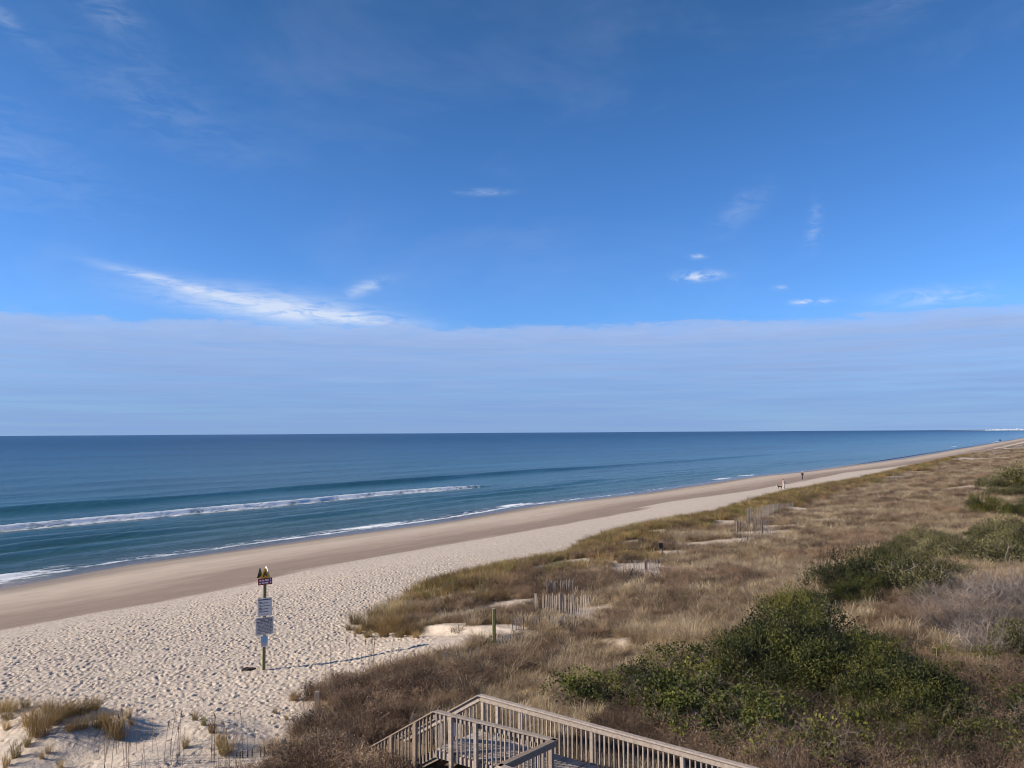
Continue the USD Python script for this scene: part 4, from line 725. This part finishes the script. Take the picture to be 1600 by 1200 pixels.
# separate grass tufts on the little dunes in the near left corner
LG = 'beach grass clumps in front of the dunes right of the sign post'
TG = 'beach grass tufts on the low dunes in the near left corner'
tuft_src = {}
def tuft(px, py, h, label, kind='oats', n=90, wide=.5, group=TG):
    q = hit(px, py); gg = np.random.default_rng(int(px*7+py)); H = (1.0 if group == LG else 1.15)*h*depth(q)/F; key = (kind, n, round(wide, 2))
    if key not in tuft_src:
        o = thing('grass_tuft', label, 'grass tuft', q, float(gg.uniform(0, 360)), group, H); tuft_src[key] = o
        part(o, 'blade_clump', blades(int(n*1.6), wide*.42, .8, .012, .42*wide/.5, gg), M[kind]); part(o, 'stalk_clump', blades(max(6, n//8), wide*.3, 1.0, .008, .2, gg, .15), M['grass']); return o
    return copy_of(tuft_src[key], label, q, float(gg.uniform(0, 360)), H, group)
for a, b, h, lab, n_, wd in ((62, 1148, 40, 'largest golden grass tuft on the near left dune', 160, .8), (48, 1132, 30, None, 160, .8), (85, 1130, 30, None, 160, .8), (100, 1120, 26, None, 160, .8), (110, 1118, 22, None, 160, .8), (130, 1115, 24, None, 160, .8), (148, 1108, 20, None, 160, .8), (75, 1112, 20, None, 160, .8),
                           (178, 1150, 42, 'upright golden grass tuft right of the largest one on the near left dune', 90, .5), (165, 1138, 30, None, 90, .5), (155, 1135, 24, None, 160, .8), (128, 1138, 20, None, 160, .8), (110, 1142, 18, None, 160, .8), (200, 1122, 16, None, 90, .5), (20, 1112, 18, None, 160, .8), (5, 1112, 22, None, 160, .8), (40, 1106, 16, None, 160, .8), (12, 1125, 18, None, 160, .8),
                           (10, 1140, 18, None, 90, .5), (43, 1166, 18, None, 90, .5), (25, 1184, 24, 'small pale grass tuft at the left edge of the near dunes', 90, .5), (10, 1198, 20, None, 90, .5), (75, 1178, 14, None, 90, .5), (66, 1186, 12, None, 90, .5), (205, 1133, 12, None, 90, .5), (187, 1155, 14, None, 160, .8), (95, 1200, 14, None, 90, .5), (318, 1133, 16, 'small green grass tuft on the crest of the low dune right of the corner tufts', 90, .5), (305, 1126, 16, None, 90, .5), (332, 1145, 22, None, 90, .5), (345, 1165, 26, None, 90, .5), (290, 1168, 18, None, 90, .5), (352, 1178, 24, None, 160, .8), (430, 1115, 10, None, 90, .5), (460, 1095, 16, None, 160, .8), (448, 1125, 10, None, 90, .5)):
    tuft(a, b, h, lab or 'small golden grass tuft among others on the low sand dunes at the near left corner', 'green_grass' if lab and 'green' in lab else ('oats_dark' if (a+b) % 3 == 0 else 'oats'), n_, wd, None if lab else TG)
LG = 'beach grass clumps in front of the dunes right of the sign post'
for a, b, h in ((555, 975, 24), (575, 985, 30), (600, 988, 34), (620, 985, 34), (640, 990, 26), (585, 968, 28), (610, 965, 34), (635, 968, 30), (655, 985, 22), (660, 965, 26), (560, 990, 16), (600, 995, 20), (625, 996, 18), (650, 997, 14), (575, 996, 16), (545, 985, 12)):
    tuft(a, b, h, 'bushy beach grass clump in the group on open sand right of the sign post', 'oats_dark' if a % 2 else 'oats', 160, .8, LG)
# sea oat stalks in the near left corner
SG = 'thin dry sea oat stalks at the bottom left'; st_src = []
for i in range(58):
    px, py = (rng.uniform(150, 400), rng.uniform(1172, 1215)) if i < 40 else (rng.uniform(500, 640), rng.uniform(1042, 1062)); q = hit(px, py); H = rng.uniform(.8, 1.5)
    if len(st_src) < 3:
        o = thing('sea_oat_stalk', 'thin dry sea oat stalk, one of several rising from the sand', 'sea oats', q, float(rng.uniform(0, 360)), SG, H); ln = rng.normal(.12, .08); z_ = np.linspace(0, 1, 6); cx = ln*z_**1.8; pts = np.stack([cx, 0*cx, z_-.03], 1)
        part(o, 'stem', pathtube(pts, np.linspace(.006, .004, 6)), M['twig_brown']); hp = pts[-1]+np.stack([rng.normal(.01, .015, 14), rng.normal(0, .015, 14), rng.uniform(-.12, .05, 14)], 1); part(o, 'seed_head', leaf_cards(hp, np.tile([.2, 0, -1.], (14, 1))+rng.normal(0, .3, (14, 3)), rng.normal(size=(14, 3)), .045, .02), M['brush']); st_src.append(o)
    else: copy_of(st_src[i % 3], 'thin dry sea oat stalk, one of several rising from the sand', q, float(rng.uniform(0, 360)), H)

# ------------------------------------------------------------------ walkers and dog on the beach
def body(joints, bones, res=.03, it=8):
    out = manifold3d.Manifold()
    for a, b in bones:
        (pa, ra), (pb, rb) = joints[a], joints[b]; sp = lambda p, r: manifold3d.Manifold.sphere(r, 16).translate(tuple(map(float, p)))
        out += manifold3d.Manifold.batch_hull([sp(pa, ra), sp(pb, rb)])
    m = out.refine_to_length(res).to_mesh(); t = trimesh.Trimesh(m.vert_properties[:, :3], m.tri_verts, process=True); trimesh.smoothing.filter_taubin(t, iterations=it); return t
def figure(name, label, px, py, rz, pose, top, legs, extra):
    q = hit(px, py); o = thing(name, label, 'person', q, rz); J = dict(pose)
    B = [('pelvis', 'waist'), ('waist', 'chest'), ('chest', 'neck'), ('neck', 'chin'), ('chin', 'head'), ('chest', 'shl'), ('chest', 'shr'), ('shl', 'ell'), ('ell', 'wrl'), ('wrl', 'hal'), ('shr', 'elr'), ('elr', 'wrr'), ('wrr', 'har'), ('pelvis', 'hil'), ('pelvis', 'hir'), ('hil', 'knl'), ('knl', 'anl'), ('anl', 'tol'), ('hir', 'knr'), ('knr', 'anr'), ('anr', 'tor')]
    for s in 'lr':
        for i in range(5):
            h = np.array(J['ha'+s][0]); e = np.array(J['wr'+s][0]); d = unit(h-e); J[f'f{s}{i}'] = (h+d*(.085 if i < 4 else .03)+np.array([0, (i-1.5)*.02 if i < 4 else .05, 0]), .009); B.append(('ha'+s, f'f{s}{i}'))
    hd = np.array(J['head'][0]); J['nose'] = (hd+[.105, 0, -.02], .014); J['nose0'] = (hd+[.07, 0, .0], .02); B.append(('nose0', 'nose'))
    b = part(o, 'body', body(J, B), M['skin'], True); inf = lambda k, dr: (J[k][0], J[k][1]+dr)
    JT = {k: inf(k, .022) for k in ('waist', 'chest', 'shl', 'shr', 'ell', 'elr')}; JT['wrl'] = inf('wrl', .018); JT['wrr'] = inf('wrr', .018); JT['hem'] = (np.array(J['pelvis'][0])+[0, 0, -.04], J['pelvis'][1]+.03); JT['chest2'] = (np.array(J['chest'][0])+[0, 0, .03], .13)
    part(o, 'jacket', body(JT, [('hem', 'waist'), ('waist', 'chest'), ('chest', 'chest2'), ('chest2', 'shl'), ('chest2', 'shr'), ('shl', 'ell'), ('ell', 'wrl'), ('shr', 'elr'), ('elr', 'wrr')]), M[top], True)
    JL_ = {k: inf(k, .02) for k in ('pelvis', 'hil', 'hir', 'knl', 'knr')}; JL_['anl'] = inf('anl', .02); JL_['anr'] = inf('anr', .02)
    part(o, 'trousers', body(JL_, [('pelvis', 'hil'), ('pelvis', 'hir'), ('hil', 'knl'), ('knl', 'anl'), ('hir', 'knr'), ('knr', 'anr')]), M[legs], True)
    for s in 'lr': part(o, 'shoe', body({'a': (np.array(J['an'+s][0])+[0, 0, -.03], .055), 'b': (np.array(J['to'+s][0])+[0, 0, .005], .045)}, [('a', 'b')]), M['white' if legs != 'navy' else 'black'], True)
    h = trimesh.creation.icosphere(3, 1.); h.vertices *= [.112, .095, .12]; h.apply_translation(hd+[-.022, 0, .028]); k = h.vertices[:, 0] < hd[0]+.045; h.update_faces(k[h.faces].all(1)); part(o, extra[0], h, M[extra[1]], True)
    return o
def pose(st, arm_l, arm_r, hd=(.02, 0, 1.63)):
    a = {'pelvis': ((0, 0, .92), .14), 'waist': ((.0, 0, 1.08), .125), 'chest': ((.01, 0, 1.3), .145), 'neck': ((.0, 0, 1.46), .055), 'chin': ((.035, 0, 1.56), .06), 'head': (hd, .098), 'shl': ((0, .19, 1.40), .06), 'shr': ((0, -.19, 1.40), .06),
         'hil': ((0, .09, .88), .1), 'hir': ((0, -.09, .88), .1), 'knl': ((st*.5+.04, .09, .48), .062), 'knr': ((-st*.35+.04, -.09, .48), .062), 'anl': ((st, .09, .09), .042), 'anr': ((-st*1., -.09, .11), .042), 'tol': ((st+.16, .1, .045), .035), 'tor': ((-st+.15, -.1, .045), .035)}
    for s, (e, wv) in (('l', arm_l), ('r', arm_r)):
        sy = 1 if s == 'l' else -1; E_ = np.array(e)*[1, sy, 1]; W_p = np.array(wv)*[1, sy, 1]; a['el'+s] = (E_, .045); a['wr'+s] = (W_p, .032); a['ha'+s] = (W_p+unit(W_p-E_)*.08, .035)
    return a
figure('person', 'person in dark jacket and trousers with a white cap walking on the far beach', 1254, 749, 200, pose(.16, ((-.08, .25, 1.14), (.03, .26, .92)), ((.1, .25, 1.14), (.2, .24, .95))), 'navy', 'navy', ('cap', 'white'))
pA = figure('person', 'person in pale pink top and pale trousers reaching one arm out, beside a dog', 1224.5, 764, -20, pose(.12, ((.22, .24, 1.2), (.42, .28, 1.02)), ((-.05, .25, 1.14), (.05, .26, .92))), 'pink', 'palepants', ('hair', 'hair'))
q = hit(1218.5, 763.5); dg = thing('dog', 'small dark brown dog with a pale head walking beside the person in pink', 'dog', q, 160)
DJ = {'rump': ((-.27, 0, .42), .105), 'belly': ((-.02, 0, .41), .105), 'chest': ((.22, 0, .40), .125), 'neck': ((.34, 0, .52), .075), 'head': ((.44, 0, .60), .078), 'muz': ((.56, 0, .56), .042), 'tail0': ((-.36, 0, .46), .028), 'tail1': ((-.52, 0, .58), .014)}
DB = [('rump', 'belly'), ('belly', 'chest'), ('chest', 'neck'), ('neck', 'head'), ('head', 'muz'), ('rump', 'tail0'), ('tail0', 'tail1')]
for s, o_ in ((1, .05), (-1, -.05)):
    DJ.update({f'fs{s}': ((.22, .07*s, .34), .06), f'fe{s}': ((.2+o_*.4, .08*s, .2), .036), f'fw{s}': ((.23+o_, .08*s, .07), .026), f'fp{s}': ((.27+o_, .08*s, .025), .03), f'hk{s}': ((-.2-o_*.5, .08*s, .26), .06), f'hh{s}': ((-.33-o_, .08*s, .14), .03), f'hp{s}': ((-.31-o_, .08*s, .03), .028), f'ht{s}': ((-.26-o_, .08*s, .025), .026), f'ea{s}': ((.42, .06*s, .68), .02), f'eb{s}': ((.40, .085*s, .60), .016)})
    DB += [('chest', f'fs{s}'), (f'fs{s}', f'fe{s}'), (f'fe{s}', f'fw{s}'), (f'fw{s}', f'fp{s}'), ('rump', f'hk{s}'), (f'hk{s}', f'hh{s}'), (f'hh{s}', f'hp{s}'), (f'hp{s}', f'ht{s}'), ('head', f'ea{s}'), (f'ea{s}', f'eb{s}')]
part(dg, 'body', body(DJ, DB, .025, 6), M['dogdark'], True)
part(dg, 'face', body({'a': ((.45, 0, .60), .085), 'b': ((.55, 0, .57), .05)}, [('a', 'b')], .02), M['dogtan'], True, label='pale face and muzzle')

# small dark vehicle far along the water's edge
q = hit(1562.5, 689.2); q[2] = float(ground(q[:1], q[1:2])[0]); vh = thing('beach_vehicle', 'tiny dark vehicle far down the beach near the water line', 'vehicle', q, 54)
prof = Polygon([(-2.2, .45), (2.2, .45), (2.25, .95), (1.2, 1.1), (.7, 1.75), (-1.2, 1.8), (-1.35, 1.1), (-2.2, 1.1)]); bd = trimesh.creation.extrude_polygon(prof, 1.8, engine='earcut'); bd.apply_transform(trimesh.transformations.rotation_matrix(math.pi/2, [1, 0, 0])); bd.apply_translation([0, .9, 0]); part(vh, 'body', bd, M['navy'])
for a in (-1.4, 1.4):
    for b in (-.85, .85):
        wl = trimesh.creation.cylinder(.42, .25, sections=18); wl.apply_transform(trimesh.transformations.rotation_matrix(math.pi/2, [1, 0, 0])); wl.apply_translation([a, b, .42]); part(vh, 'wheel', wl, M['black'])
part(vh, 'windscreen', beam([.98, -.8, 1.42], [.98, .8, 1.42], .03, .5, [1, 0, .0]), M['far_pane'])

# ------------------------------------------------------------------ far shore with white blocks on the horizon
g = np.random.default_rng(9)
D0 = 9000.
def farp(px, D=D0): d = ray(px, 668); d = d/d[1]; return np.array([d[0]*D, D, 0])
LA = [farp(px, D) for px, D in ((1535, 9300), (1560, 9200), (1600, 9000), (1660, 8700), (1800, 8200))]; prof = []
for i, q in enumerate(LA):
    hgt = [0.5, 3, 4, 4, 4][i]; prof.append([q+[0, -120, -2], q+[0, -60, hgt], q+[0, 900, hgt+2], q+[0, 1000, -2]])
prof = np.array(prof); ii = np.arange(len(LA)*4).reshape(len(LA), 4); fq = np.stack([ii[:-1, :-1], ii[1:, :-1], ii[1:, 1:], ii[:-1, 1:]], -1).reshape(-1, 4)
tag(part(None, 'far_shore', (prof.reshape(-1, 3), fq), M['far_land']), 'low strip of land on the horizon at the right edge', None, None, 'structure')
BG = 'white buildings on the horizon at the right edge'
for i, px in enumerate((1541, 1546.5, 1551, 1555, 1558.5, 1562.5, 1567, 1570.5, 1574, 1578, 1582, 1585.5, 1589, 1593, 1597)):
    D = 9300-300*(px-1535)/65+g.uniform(0, 150); q = farp(px, D); hh = g.uniform(9, 15)*(.6 if px < 1550 else 1)*(1.35 if px > 1583 else 1); ww = g.uniform(15, 27)
    o = thing('beach_building', 'tiny white building in the row on the far horizon', 'building', q+[0, 0, 3], -30, BG)
    part(o, 'main_block', trimesh.creation.box([ww, 14, hh]).apply_translation([0, 0, hh/2]), M['far_white']); part(o, 'wing', trimesh.creation.box([ww*.5, 10, hh*.6]).apply_translation([ww*.72, 1, hh*.3]), M['far_white']); part(o, 'roof', trimesh.creation.box([ww*.5, 7, 2.5]).apply_translation([-ww*.1, 0, hh+1.25]), M['far_roof'])
    for fl in range(max(1, int(hh/4))): part(o, 'window_band', trimesh.creation.box([ww*.86, .3, 1.3]).apply_translation([0, -7.05, 2.2+fl*4]), M['far_pane'])
